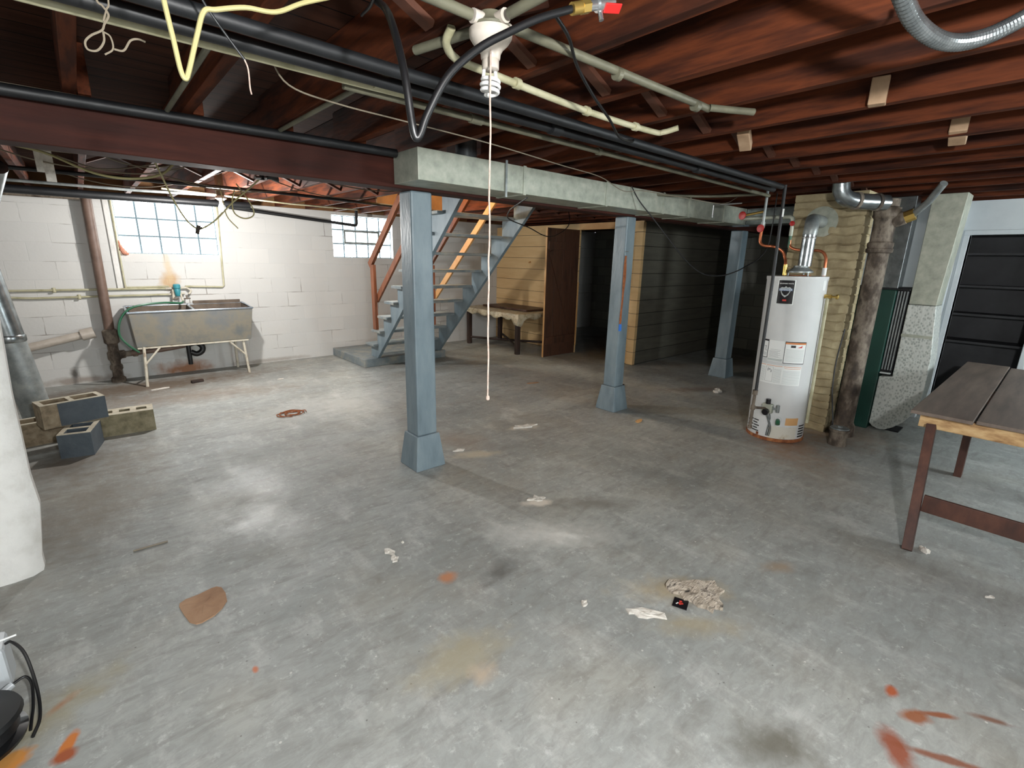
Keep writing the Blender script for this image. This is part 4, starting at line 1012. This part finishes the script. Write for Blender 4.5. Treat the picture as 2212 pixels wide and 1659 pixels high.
o = MB().lathe((5.118, 1.60, 1.93), [(.075, 0), (.12, -.006), (.135, .004)], 24, (-1, 0, 0)).build('mortar_collar', 'galv', t, smooth=True)

# ------------------------------------------------------------------ water heater
HX, HY, HR = 4.68, 1.55, .232
t = thing('water_heater', (HX, HY, 0), 'tall white gas water heater with yellow-orange warning labels and rusty base', 'water heater')
BC = math.atan2(HY, HX)
def hp(beta, z, r=HR):    # point on the jacket: beta in degrees, + = left seen from the camera
    th = BC + PI - R(beta); return Vector((HX + r * math.cos(th), HY + r * math.sin(th), z))
MB().lathe((HX, HY, 0), [(HR * .99, .03), (HR, .035), (HR, 1.425), (HR + .004, 1.43), (HR + .004, 1.455), (HR * .9, 1.459)], 64).build('jacket', 'heater', t, smooth=True)
MB().lathe((HX, HY, 0), [(HR * .95, 0), (HR + .006, .004), (HR + .007, .03), (HR * .98, .034)], 64).build('base_ring', 'rust', t, smooth=True)
def patch(b0, b1, z0, z1, off, mat, name, parent, nseg=None):
    q = MB(); k = nseg or max(1, int(abs(b1 - b0) / 4))
    for rr in (HR + off - .0012, HR + off):
        for i in range(k + 1):
            b = b0 + (b1 - b0) * i / k; q.v += [hp(b, z0, rr), hp(b, z1, rr)]
    o_ = 2 * (k + 1)
    for i in range(k):
        a = 2 * i; q.f.append((o_ + a, o_ + a + 2, o_ + a + 3, o_ + a + 1)); q.f.append((a, a + 1, a + 3, a + 2))
        q.f.append((a, a + 2, o_ + a + 2, o_ + a)); q.f.append((a + 1, o_ + a + 1, o_ + a + 3, a + 3))
    q.f.append((0, o_, o_ + 1, 1)); a = 2 * k; q.f.append((a, a + 1, o_ + a + 1, o_ + a))
    return q.build(name, mat, parent, smooth=True)
def multi(rects, off, mat, name, parent):
    q = MB()
    for (b0, b1, z0, z1) in rects:
        k = max(1, int(abs(b1 - b0) / 4)); base = len(q.v)
        for i in range(k + 1):
            b = b0 + (b1 - b0) * i / k; q.v += [hp(b, z0, HR + off), hp(b, z1, HR + off)]
        for i in range(k):
            a = base + 2 * i; q.f.append((a, a + 2, a + 3, a + 1))
    return q.build(name, mat, parent, smooth=True)
def text_on(txt, bmid, z, size, off, mat, name, parent, bold=0.0):
    cu = bpy.data.curves.new('lettering', 'FONT'); cu.body = txt; cu.size = size; cu.align_x = 'CENTER'; cu.align_y = 'CENTER'; cu.extrude = 0.0; cu.offset = bold
    ob = bpy.data.objects.new('lettering', cu); COL.objects.link(ob)
    bpy.context.view_layer.update()
    me = bpy.data.meshes.new_from_object(ob.evaluated_get(bpy.context.evaluated_depsgraph_get()))
    q = MB(); q.v = [hp(bmid - math.degrees(v.co.x / HR), z + v.co.y, HR + off) for v in me.vertices]; q.f = [tuple(p.vertices) for p in me.polygons]
    bpy.data.objects.remove(ob); bpy.data.curves.remove(cu); bpy.data.meshes.remove(me)
    return q.build(name, mat, parent)
bd = patch(34, 0.5, 1.222, 1.432, .0015, 'labelsilver', 'badge', t)
patch(32.6, 2.2, 1.230, 1.424, .0024, 'labelblack', 'badge_field', bd)
# shield emblem
sh = [(-13, .035), (-9, .045), (-4, .04), (0, .055), (4, .04), (9, .045), (13, .035), (12, .0), (8, -.035), (0, -.06), (-8, -.035), (-12, .0)]
q = MB(); q.v = [hp(17.4 + b * .78, 1.332 + z * .82, HR + .0034) for b, z in sh]; q.f = [tuple(range(len(sh)))]
q.build('shield_emblem', 'labelsilver', bd)
multi([(30, 4.5, 1.337, 1.357)], .0046, 'labelblue', 'emblem_band', bd)
text_on('DEFENDER', 17.3, 1.347, .020, .0052, 'labelwhite', 'emblem_lettering', bd, .0004)
text_on('BRADFORD WHITE', 17.3, 1.397, .0125, .0034, 'labelwhite', 'maker_lettering', bd, .0003)
multi([(21, 13.5, 1.252, 1.266)], .0034, 'labelred', 'red_oval', bd)
# upper labels
lb = patch(50, 36.5, .755, .915, .0015, 'labelblack', 'instruction_label', t); patch(49, 37.5, .760, .900, .0024, 'labelwhite', 'label_face', lb)
multi([(46, 40, .853, .858), (43, 41.5, .82, .855), (42, 39, .815, .821)] + [(48, 39, .775 + .007 * i, .7775 + .007 * i) for i in range(4)], .0032, 'labelline', 'printed_lines', lb)
lb = patch(36, 3.5, .730, .912, .0015, 'labelwhite', 'rating_label', t)
multi([(31, 10, .832 - .0001, .834)] + [(33, 8 + (i * 5) % 9, .765 + .009 * i, .7675 + .009 * i) for i in range(7)], .0024, 'labelline', 'printed_lines', lb)
multi([(35, 5, .735, .755)], .0022, 'labelgrey', 'label_band', lb)
lb = patch(3.2, -37.5, .722, .912, .0015, 'labelblack', 'warning_label', t); patch(2.2, -36.5, .727, .905, .0024, 'labelwhite', 'label_face', lb)
multi([(2.2, -36.5, .890, .905)], .0030, 'labelorange', 'orange_header', lb)
multi([(-8, -17, .862, .882), ], .0032, 'labelblack', 'burner_pictogram', lb)
q = MB(); q.v = [hp(b, z, HR + .0032) for b, z in ((-20, .862), (-29, .862), (-30, .884), (-26, .872))]; q.f = [(0, 1, 2, 3)]; q.build('flame_pictogram', 'labelred', lb)
multi([(0, -34, .743 + .011 * i, .7465 + .011 * i) for i in range(10)], .0032, 'labelgrey', 'printed_lines', lb)
lb = patch(49, -35, .530, .700, .0015, 'labelwhite', 'lighting_label', t)
multi([(47, 37, .545 + .009 * i, .548 + .009 * i) for i in range(15)] + [(18, 3, .545 + .009 * i, .548 + .009 * i) for i in range(14)] + [(0, -33, .54 + .0095 * i, .543 + .0095 * i) for i in range(13)], .0024, 'labelgrey', 'printed_lines', lb)
multi([(35, 34.4, .548, .68), (19.5, 19, .548, .68), (35, 19, .679, .681), (35, 19, .547, .549), (31, 29, .64, .668), (28, 25, .65, .664), (24, 22, .63, .655)], .0026, 'labelline', 'diagram', lb)
multi([(48, 36, .690, .694), (34, 2, .690, .694), (0, -34, .690, .694), (-2, -33, .676, .679)], .0028, 'labelorange', 'orange_rule', lb)
patch(-57, -68, 1.345, 1.425, .0015, 'labelwhite', 'side_sticker', t)
patch(-19, -47, .165, .232, .0015, 'lightwood', 'yellowed_sticker', t)
# lower access panel and louvres
patch(-3 + 15, -46, .035, .148, .003, 'heater_dirty', 'access_panel', t)
multi([(b, b - w_, z, z + .010) for z, b, w_ in ((.165, 62, 12), (.140, 72, 10), (.115, 62, 13), (.09, 74, 9), (.066, 60, 14), (.140, 50, 12), (.115, 47, 14), (.09, 49, 12), (.066, 46, 13), (.165, 48, 13))], .0012, 'labelblack', 'louvre_slots', t)
multi([(-52, -72, z, z + .012) for z in (.15, .125, .10, .075, .05)], .0012, 'labelblack', 'louvre_slots', t)
multi([(38, 32, .035, .062)], .0014, 'rust', 'rust_square', t)
# gas valve
g = hp(17, .31, HR); n_ = (g - Vector((HX, HY, .31))).normalized(); tz = Vector((0, 0, 1)); sx = n_.cross(tz)
gv = MB(); gv.bar(g + n_ * .002 + tz * .0, g + n_ * .055, .085, .085, (0, 0, 1)); gc = gv.build('gas_control_valve', 'galv', t, bevel=.008)
MB().tube([g + n_ * .05 - tz * .022, g + n_ * .085 - tz * .028], .027, 18, 1).build('control_knob', 'labelblack', gc, smooth=True)
MB().tube([g + n_ * .03 + tz * .04, g + n_ * .03 + tz * .085], .020, 14, 1).build('piezo_igniter', 'labelblack', gc, smooth=True)
gr = hp(-1, .315, HR + .03)
MB().tube([gr - tz * .03, gr + tz * .035], .014, 12, 1).tube([gr + tz * .0, g + n_ * .03], .010, 10, 1).build('side_fitting', 'galv_dark', gc, smooth=True)
q = MB()
for o_, e in ((.02, 10), (.0, 7), (-.02, 13)):
    q.tube([g + n_ * .03 - tz * .04 + sx * o_, hp(13, .22, HR + .02) + sx * o_ * .6, hp(e, .13, HR + .012), hp(e + 2, .05, HR + .006)], .0045, 8, 5)
q.build('burner_tubes', 'galv_flue', gc, smooth=True)
dv = hp(-4, .208, HR)
n4 = (dv - Vector((HX, HY, .208))).normalized()
MB().tube([dv, dv + n_ * .006], .034, 20, 1).build('drain_escutcheon', 'heater', t, smooth=True)
MB().tube([dv, dv + n4 * .045], .016, 12, 1).tube([dv + n4 * .025, dv + n4 * .05 - tz * .025], .018, 12, 1).build('drain_valve', 'hosegreen', t, smooth=True)
# relief valve and its pipe
rv = hp(-72, 1.295, HR - .02); rn = (rv - Vector((HX, HY, 1.295))).normalized()
MB().tube([rv, rv + rn * .07], .017, 12, 1).tube([rv + rn * .06, rv + rn * .115], .010, 10, 1).lathe(tuple(rv + rn * .10), [(.006, 0), (.02, .004), (.02, .02), (.008, .024)], 14, tuple(rn)).build('relief_valve', 'brass', t, smooth=True)
MB().tube([hp(-72, 1.295, HR + .022), hp(-72, .18, HR + .022)], .0135, 12, 1).build('relief_pipe', 'creampipe', t, smooth=True)
# draft hood and flue
from mathutils import Quaternion
t.rotation_euler = Quaternion((math.cos(BC), math.sin(BC), 0), R(-.9)).to_euler()
MB().lathe((HX + .02, HY - .01, 1.459), [(.085, 0), (.085, .006), (.03, .008)], 28).build('flue_hole', 'rust', t, smooth=True)
MB().lathe((HX + .02, HY - .01, 1.485), [(.10, 0), (.10, .012), (.075, .03), (.058, .045), (.056, .06)], 28).build('draft_hood', 'galv_dark', t, smooth=True)
q = MB()
for a in range(3):
    th = a * 2 * PI / 3; q.tube([(HX + .02 + .09 * math.cos(th), HY - .01 + .09 * math.sin(th), 1.459), (HX + .02 + .09 * math.cos(th), HY - .01 + .09 * math.sin(th), 1.49)], .006, 8, 1)
q.build('hood_leg', 'galv_dark', t)
fp = thing('flue_pipe', (HX + .02, HY - .01, 1.54), 'galvanised flue pipe rising from the water heater and elbowing into the chimney', 'pipe')
MB().tube([(HX + .02, HY - .01, 1.540), (HX + .02, HY - .01, 1.80)], .052, 24, 1).build('straight_pipe', 'galv_flue', fp, smooth=True)
MB().lathe((HX + .02, HY - .01, 1.765), [(.0535, 0), (.056, .004), (.056, .012), (.0535, .016)], 24).build('crimp_band', 'chrome', fp, smooth=True)
MB().tube([(HX + .02, HY - .01, 1.795), (HX + .03, HY - .01, 1.85), (HX + .09, HY + .01, 1.905), (HX + .20, HY + .04, 1.93), (5.115, 1.60, 1.93)], .054, 24, 4).build('elbow', 'galv_dark', fp, smooth=True)
# copper lines
w = thing('copper_water_line', (4.66, 1.66, 1.46), 'copper pipe with red valve handle at the left rear of the water heater', 'pipe')
MB().tube([(4.62, 1.66, 1.459), (4.63, 1.67, 1.56), (4.66, 1.69, 1.60), (4.66, 1.72, 1.66), (4.63, 1.78, 1.70), (4.60, 1.86, 1.71), (4.60, 1.90, 1.75), (4.61, 1.90, 1.88)], .012, 12, 5).build('bent_tube', 'copper', w, smooth=True)
MB().tube([(4.61, 1.90, 1.86), (4.61, 1.90, 1.91)], .019, 12, 1).tube([(4.61, 1.90, 1.91), (4.61, 1.90, 2.17)], .012, 12, 1).build('riser', 'galv_dark', w, smooth=True)
MB().lathe((4.58, 1.90, 1.855), [(.008, 0), (.033, .003), (.033, .012), (.008, .016)], 16, (-1, .25, 0)).build('valve_wheel', 'red', w, smooth=True)
MB().tube([(4.62, 1.66, 1.46), (4.625, 1.665, 1.55)], .018, 12, 1).build('union', 'brass', w, smooth=True)
w = thing('copper_water_line', (4.80, 1.40, 1.46), 'copper pipe curving down onto the right top of the water heater', 'pipe')
MB().tube([(4.76, 1.40, 1.459), (4.76, 1.40, 1.55), (4.765, 1.41, 1.62), (4.77, 1.45, 1.665), (4.78, 1.53, 1.675), (4.82, 1.66, 1.68), (4.84, 1.73, 1.71), (4.84, 1.74, 1.77)], .012, 12, 5).build('bent_tube', 'copper', w, smooth=True)
MB().tube([(4.84, 1.74, 1.70), (4.84, 1.74, 1.80)], .0125, 10, 1).build('green_section', 'hosegreen', w, smooth=True)
MB().tube([(4.84, 1.74, 1.80), (4.84, 1.74, 1.93)], .016, 12, 1).tube([(4.84, 1.74, 1.93), (4.84, 1.76, 1.96), (4.84, 1.86, 1.965), (4.84, 2.2, 1.965)], .018, 12, 3).build('upper_fitting', 'galv', w, smooth=True)
MB().lathe((4.825, 1.735, 1.905), [(.006, 0), (.022, .003), (.022, .010), (.006, .014)], 14, (-1, 0, 0)).build('valve_wheel', 'red', w, smooth=True)
MB().tube([(4.76, 1.40, 1.465), (4.76, 1.40, 1.53)], .018, 12, 1).build('union', 'labelwhite', w, smooth=True)
w = thing('gas_valve_branch', (4.63, 2.0, 1.9), 'red round valve handle on a short brass branch above the heater', 'valve')
MB().tube([(4.62, 1.91, 2.0), (4.60, 2.06, 1.975)], .011, 10, 1).build('branch', 'brass', w, smooth=True)
MB().lathe((4.59, 2.08, 1.972), [(.008, 0), (.036, .003), (.036, .012), (.008, .016)], 16, (-1, .3, 0)).build('valve_wheel', 'red', w, smooth=True)
# gas line down the left side of the heater
a1 = math.radians(20.75)
def gl(dist, z, db=0): return (dist * math.cos(a1 + db), dist * math.sin(a1 + db), z)
w = thing('gas_line', gl(4.63, .12), 'black iron gas pipe running down the left side of the water heater', 'pipe')
MB().tube([gl(4.68, 2.17, .003), gl(4.66, 1.4, 0), gl(4.63, .45, -.001)], .013, 12, 1).build('vertical_pipe', 'blackpipe', w, smooth=True)
MB().tube([gl(4.63, .47), gl(4.63, .43)], .022, 10, 1).tube([gl(4.63, .45), gl(4.63, .14)], .013, 12, 1).tube([gl(4.63, .14), gl(4.63, .115)], .020, 10, 1).tube([gl(4.63, .33), gl(4.63, .29)], .019, 10, 1).build('drip_leg', 'iron', w, smooth=True)
MB().tube([gl(4.63, .31), tuple(g + n_ * .04 + sx * -.0 - tz * 0)], .011, 10, 1).build('cross_pipe', 'iron', w, smooth=True)
MB().obox(gl(4.655, 1.955), (.03, .012, .06), .4).build('tag_card', 'labelwhite', w)
# loose foil pipe above branch duct
w = thing('duct_damper', (5.0, 2.05, 2.05), 'bent metal bracket in front of the shiny duct above the heater', 'bracket')
MB().tube([(4.75, 2.45, 1.98), (4.75, 2.45, 2.10), (4.75, 2.35, 2.10), (4.76, 2.18, 2.10)], .008, 8, 1).build('bracket_rod', 'chrome', w)
# ------------------------------------------------------------------ cast iron stack, elbow, cleanout
SXX, SYY = 5.215, 1.145
t = thing('cast_iron_stack', (SXX, SYY, 0), 'thick rusty cast iron waste stack between the chimney and green furnace', 'pipe')
MB().lathe((SXX, SYY, 0), [(.10, 0), (.10, .03), (.095, .10), (.078, .13), (.076, 1.66)], 28).build('lower_pipe', 'iron', t, smooth=True)
MB().lathe((SXX, SYY, 1.66), [(.078, 0), (.096, .01), (.098, .035), (.09, .045), (.094, .06), (.094, .085), (.080, .10), (.080, .28), (.098, .30), (.098, .37), (.078, .38), (.078, .44)], 28).build('hub_joint', 'iron', t, smooth=True)
MB().tube([(SXX, SYY - .0, 1.90), (SXX + .0, SYY - .13, 1.95)], .055, 16, 1).build('side_branch', 'iron', t, smooth=True)
MB().tube([(SXX, SYY - .12, 1.945), (SXX, SYY - .19, 1.975)], .048, 8, 1).build('brass_union', 'brass', t)
pipe('branch_pipe', 'galv_dark', [(SXX, SYY - .18, 1.97), (SXX - .12, SYY - .28, 2.05), (SXX - .25, SYY - .37, 2.165)], .026, 'thin grey pipe slanting from the stack up to the joists at right', 1)
pts = [(4.72, 1.38, 2.20), (4.73, 1.37, 2.13), (4.76, 1.34, 2.085), (4.82, 1.29, 2.065), (4.92, 1.22, 2.06), (5.05, 1.13, 2.06)]
t = thing('waste_elbow', (4.9, 1.25, 2.06), 'big dented metal elbow pipe above the chimney, coming out of the joists', 'pipe')
MB().tube(pts, .062, 24, 4).build('elbow_body', 'galv_flue', t, smooth=True)
for i, (p, q2) in enumerate((((4.82, 1.29, 2.065), (4.84, 1.275, 2.064)), ((4.97, 1.185, 2.06), (4.99, 1.17, 2.06)))):
    MB().tube([p, q2], .068, 24, 1).build('joint_ring', 'iron', t, smooth=True)
t = thing('cleanout_stub', (4.86, 1.085, 0), 'short black rusty capped pipe stub on the floor beside the stack', 'pipe')
MB().lathe((4.86, 1.085, 0), [(.072, 0), (.070, .12), (.080, .13), (.082, .15), (.075, .152)], 24).build('stub', 'iron', t, smooth=True)
MB().lathe((4.86, 1.085, .152), [(.074, 0), (.07, .008), (.02, .010)], 24).lathe((4.86, 1.085, .160), [(.02, 0), (.02, .014)], 6).build('cap', 'galv_dark', t, smooth=True)
cable('thin_wire', 'blackcable', [(5.09, 1.25, 1.0), (5.06, 1.26, .7), (5.03, 1.24, .45), (4.98, 1.2, .3), (4.96, 1.17, .16), (4.96, 1.16, .01)], .006, 'dark loose wires beside the base of the cast iron stack', 'wire')

# ------------------------------------------------------------------ furnace and return duct
t = thing('furnace', (5.95, 1.3, 0), 'green enamelled furnace cabinet behind the cast iron stack', 'furnace')
MB().box(5.60, 6.25, 1.035, 1.60, .0, 1.345).build('cabinet', 'green', t, bevel=.006)
q = MB(); q.box(5.66, 6.25, .945, 1.034, .55, 1.345)
q.build('blower_compartment', 'darkinside', t)
q = MB()
for i in range(4): q.box(5.635, 5.66, .950 + i * .022, .960 + i * .022, .60, 1.335)
q.build('filter_slats', 'galv_dark', t)
MB().obox((5.63, .985, .57), (.10, .075, .012), 0, .1).build('filter_tray', 'labelgrey', t)
MB().box(5.60, 6.25, .94, 1.60, 1.346, 1.358).build('top_plate', 'darkinside', t)
MB().box(5.63, 5.80, 1.035, 1.29, 1.359, 2.16).build('foil_plenum', 'galv_flue', t, bevel=.004)
t = thing('return_duct', (5.8, .82, 0), 'tall galvanised return air duct with a rounded boot, right of the green furnace', 'duct')
up = [(.932, 1.225), (.935, 2.165), (.705, 2.165), (.738, 1.225)]
MB().prism(up, 0, 5.64, 5.92).build('upper_duct', 'galv', t, bevel=.004)
lo = [(.934, 1.222), (.930, .545), (1.03, .53), (1.03, .06), (1.0, .03), (.95, .012), (.90, .02), (.84, .06), (.78, .12), (.72, .22), (.69, .33), (.68, .48), (.685, .75), (.735, 1.222)]
sg = NT('spangled_galvanised'); sv = sg.n('ShaderNodeTexVoronoi'); sg.link(sg.pos((1, 1, .7)), sv.inputs['Vector']); sv.inputs['Scale'].default_value = 55
sc = sg.ramp(sg.math('ADD', sg.math('MULTIPLY', sv.outputs['Distance'], .8), sg.math('MULTIPLY', sg.noise(sg.pos(), 38, 5), .6)), [(.35, lin((150, 156, 152))), (.55, lin((176, 182, 177))), (.75, lin((204, 208, 203)))])
sg.bump(sv.outputs['Distance'], .3, .003); MT['spangle'] = sg.out(sc, .4, .3)
MB().prism(lo, 0, 5.63, 5.93).build('rounded_boot', 'spangle', t, bevel=.006)
MB().box(5.622, 5.63, .71, .933, .93, .955).build('seam_strip', 'galv', t)
MB().box(5.7, 5.9, .80, 1.0, 0, .014).build('foot', 'darkinside', t)
tag(MB().box(6.46, 6.548, .80, .86, 0, 2.16).build('wall_board', 'whitewall', bevel=.003), 'white upright board fixed to the wall right of the return duct', 'board')

# ------------------------------------------------------------------ worktable at right
t = thing('plank_table', (4.6, .1, 0), 'large worktable of dark worn planks on reddish wooden trestles', 'table')
def slab(y0, y1, x0, x1, z0=.70, z1=.722):
    return MB().box(x0, x1, y0, y1, z0, z1)
slab(.197, .475, 3.63, 6.02).build('plank', 'tabletop', t, bevel=.004)
slab(-.10, .188, 3.66, 5.95).build('plank', 'tabletop', t, bevel=.004)
slab(-.40, -.108, 3.64, 6.0).build('plank', 'tabletop', t, bevel=.004)
slab(-.70, -.408, 3.66, 5.98).build('plank', 'tabletop', t, bevel=.004)
MB().box(3.70, 3.735, -.66, .435, .615, .698).build('end_apron', 'osb', t, bevel=.003)
for (bx, by, tx, ty) in ((3.275, .30, 3.62, .37), (3.275, -.55, 3.62, -.60)):
    MB().bar((bx, by, 0.0), (tx + .05, ty, .64), .075, .045, (0, 1, 0)).build('leg', 'tableleg', t, bevel=.003)
MB().bar((3.43, .30, .245), (3.43, -.55, .245), .02, .10, (0, 0, 1)).build('stretcher', 'tableleg', t, bevel=.003)
for (bx, by) in ((4.86, .27), (4.86, -.55)):
    MB().bar((bx, by, 0), (bx - .02, by + .01, .62), .08, .045, (0, 1, 0)).build('leg', 'tableleg', t, bevel=.003)
MB().bar((4.84, .30, .645), (4.84, -.60, .645), .035, .10, (0, 0, 1)).build('crossbar', 'tableleg', t, bevel=.003)
MB().bar((3.76, .10, .655), (4.82, .10, .655), .035, .08, (0, 0, 1)).build('long_rail', 'tableleg', t, bevel=.003)

# ------------------------------------------------------------------ things on the floor
tag(sheet([(.10, 2.34), (.105, 2.36), (.13, 2.375), (.18, 2.378), (.235, 2.39), (.255, 2.388), (.272, 2.365), (.278, 2.31), (.272, 2.25), (.245, 2.21), (.21, 2.18), (.16, 2.165), (.14, 2.17), (.12, 2.20), (.108, 2.27)], .0005, .004, .003, seed=1).build('brown_patch', 'tile', smooth=False), 'flat brown rounded piece of board lying at the lower left', 'board')
MT['burnt'] = noisy('charred_paper', [(44, 38, 34), (176, 164, 148), (206, 194, 178), (60, 52, 46)], 13, 0.9, bump=0.9, bdist=.02, stretch=(1, 3, 1))
tag(sheet([(1.925, 1.005), (1.97, 1.015), (2.02, 1.0), (2.035, .965), (2.075, .93), (2.10, .895), (2.145, .865), (2.12, .84), (2.115, .80), (2.07, .805), (2.03, .785), (2.02, .76), (1.985, .745), (1.965, .775), (1.93, .765), (1.935, .80), (1.915, .83), (1.925, .87), (1.905, .895), (1.93, .93), (1.905, .965)], .0008, .006, .016, seed=2).build('charred_rag', 'burnt'), 'crumpled cream and charred paper scrap, largest on the floor at right', 'paper')
t = thing('burnt_card', (1.875, .895, 0), 'small black square card with red marks beside the charred paper', 'card')
MB().obox((1.875, .895, .004), (.065, .065, .004), R(-70)).build('card', 'labelblack', t)
MB().obox((1.872, .892, .0072), (.020, .012, .0012), R(-30)).obox((1.882, .898, .0072), (.012, .016, .0012), R(-60)).build('red_marks', 'labelred', t)
MB().obox((1.862, .905, .0072), (.015, .005, .0012), R(-10)).build('white_mark', 'labelwhite', t)
def scrap(x, y, rx, ry, rot, seed, label, mat='paper', h=.008, cat='paper', group=None):
    tag(sheet(blob(x, y, rx, ry, rot, 11, .38, seed), .0006, .003, h, seed=seed).build('paper_scrap', mat), label, cat, group)
tag(sheet([(1.645, 1.04), (1.67, 1.015), (1.71, .995), (1.735, .945), (1.755, .905), (1.735, .88), (1.70, .925), (1.67, .94), (1.645, .97), (1.65, .995), (1.63, 1.01)], .0006, .003, .010, seed=3).build('paper_scrap', 'paper'), 'torn white paper scrap left of the charred paper', 'paper')
scrap(1.53, 1.19, .022, .016, .4, 4, 'small white crumb on the floor, left of the torn paper')
scrap(1.02, 2.12, .018, .03, .2, 5, 'small ribbed white paper flake left of the orange stain, upper of two')
scrap(1.01, 2.05, .026, .02, 1.0, 6, 'small white paper flake left of the orange stain, lower of two')
scrap(1.12, 2.16, .01, .01, 0, 7, 'tiny white crumb above the two paper flakes')
scrap(2.06, 2.05, .06, .035, -.5, 9, 'crumbled cream plaster flake left of the dark smudge in the middle of the floor', 'paper', .008, 'plaster')
scrap(5.75, 2.62, .085, .05, .3, 10, 'crumpled white paper on the floor left of the water heater', h=.03)
scrap(.47, 6.70, .10, .025, .1, 12, 'flattened white scrap on the floor before the sink')
scrap(1.69, 6.37, .05, .012, .1, 13, 'narrow white strip on the floor right of the sink')
scrap(2.13, 3.05, .05, .02, -.4, 14, 'flake of cream plaster just right of the nearest post', 'paper', .006, 'plaster')
scrap(2.96, 3.15, .10, .035, -.3, 15, 'scattered cream plaster flake between the two nearer posts', 'paper', .01, 'plaster')
scrap(3.345, .235, .035, .02, .6, 16, 'small white crumpled paper at the foot of the worktable leg', h=.025)
scrap(3.09, -.055, .02, .008, -.7, 17, 'tiny pale sliver on the floor at far right', h=.004)
scrap(4.16, 4.30, .09, .03, -.3, 18, 'thin tan scrap on the floor right of the pull string end', 'tile', .006)
tag(sheet(blob(3.97, 2.66 - .1, .06, .02, .2, 9, .3, 20), .0006, .004, .006, seed=20).build('leaf_scrap', 'lightwood'), 'small pale sliver at the foot of the middle post', 'scrap')
t = tag(MB().obox((.86, 6.80, .018), (.13, .05, .03), .2).build('wood_scrap', 'bench', bevel=.004), 'small dark offcut of wood on the floor under the sink front', 'wood scrap')
tag(MB().obox((4.95, 3.5, .01), (.17, .05, .018), .4).build('wood_scrap', 'bench', bevel=.004), 'dark wood chip on the floor right of the middle post', 'wood scrap')
tag(MB().tube([(-.02, 2.985, .005), (.13, 2.98, .005)], .005, 6, 1).build('grey_stick', 'wire'), 'thin grey stick lying at left on the floor', 'stick')
q = MB(); rnd = random.Random(21)
for k in range(7):
    pts = []
    rr = rnd.uniform(.05, .11); ph = rnd.uniform(0, 6); cx, cy = 1.36 + rnd.uniform(-.03, .03), 4.85 + rnd.uniform(-.02, .02)
    for i in range(9): pts.append((cx + rr * math.cos(ph + i * .6) * 1.2, cy + rr * math.sin(ph + i * .6) * rnd.uniform(.7, 1), .006 + rnd.uniform(0, .01)))
    q.tube(pts, .0045, 6, 4)
tag(q.build('tangled_twine', 'rope', smooth=True), 'small tangle of rusty brown twine on the floor left of the nearest post', 'twine')

# equipment at the lower left corner
t = thing('white_adapter_box', (-.50, 2.23, 0), 'white plastic box standing at the lower left edge of the floor', 'box')
MB().box(-.60, -.405, 2.17, 2.30, .035, .205).build('housing', 'white_plastic', t, bevel=.015)
MB().box(-.59, -.43, 2.18, 2.29, 0, .034).build('foot', 'darkinside', t, bevel=.004)
MB().tube([(-.44, 2.20, .222), (-.37, 2.20, .226)], .0035, 8, 1).build('nozzle', 'labelwhite', t, smooth=True)
MB().tube([(-.44, 2.20, .206), (-.44, 2.20, .236)], .013, 10, 1).build('cap', 'chrome', t, smooth=True)
t = thing('black_cord_reel', (-.49, 1.985, 0), 'black round cord reel lying on the floor at the lower left corner', 'cord reel')
MB().lathe((-.49, 1.985, 0), [(.08, 0), (.125, .01), (.13, .025), (.105, .035), (.105, .085), (.13, .095), (.125, .11), (.05, .115)], 32).build('reel', 'black', t, smooth=True)
q = MB()
for k in range(4): q.lathe((-.49, 1.985, .037 + k * .012), [(.107, 0), (.113, .006), (.107, .012)], 32, caps=False)
q.build('wound_cord', 'blackcable', t, smooth=True)
MB().tube([(-.425, 2.10, .085), (-.395, 2.115, .095)], .012, 10, 1).build('plug', 'white_plastic', t, smooth=True)
cable('device_cable', 'blackcable', [(-.402, 2.21, .20), (-.385, 2.20, .205), (-.36, 2.17, .17), (-.345, 2.12, .11), (-.335, 2.05, .05), (-.335, 1.98, .02), (-.35, 1.92, .012)], .005, 'thin black cable looping from the white box down to the floor')
cable('device_cable', 'blackcable', [(-.393, 2.117, .096), (-.365, 2.125, .10), (-.35, 2.10, .08), (-.35, 2.04, .04), (-.355, 2.0, .02), (-.358, 1.96, .008)], .0045, 'thin black cable coming out of the white plug on the reel')
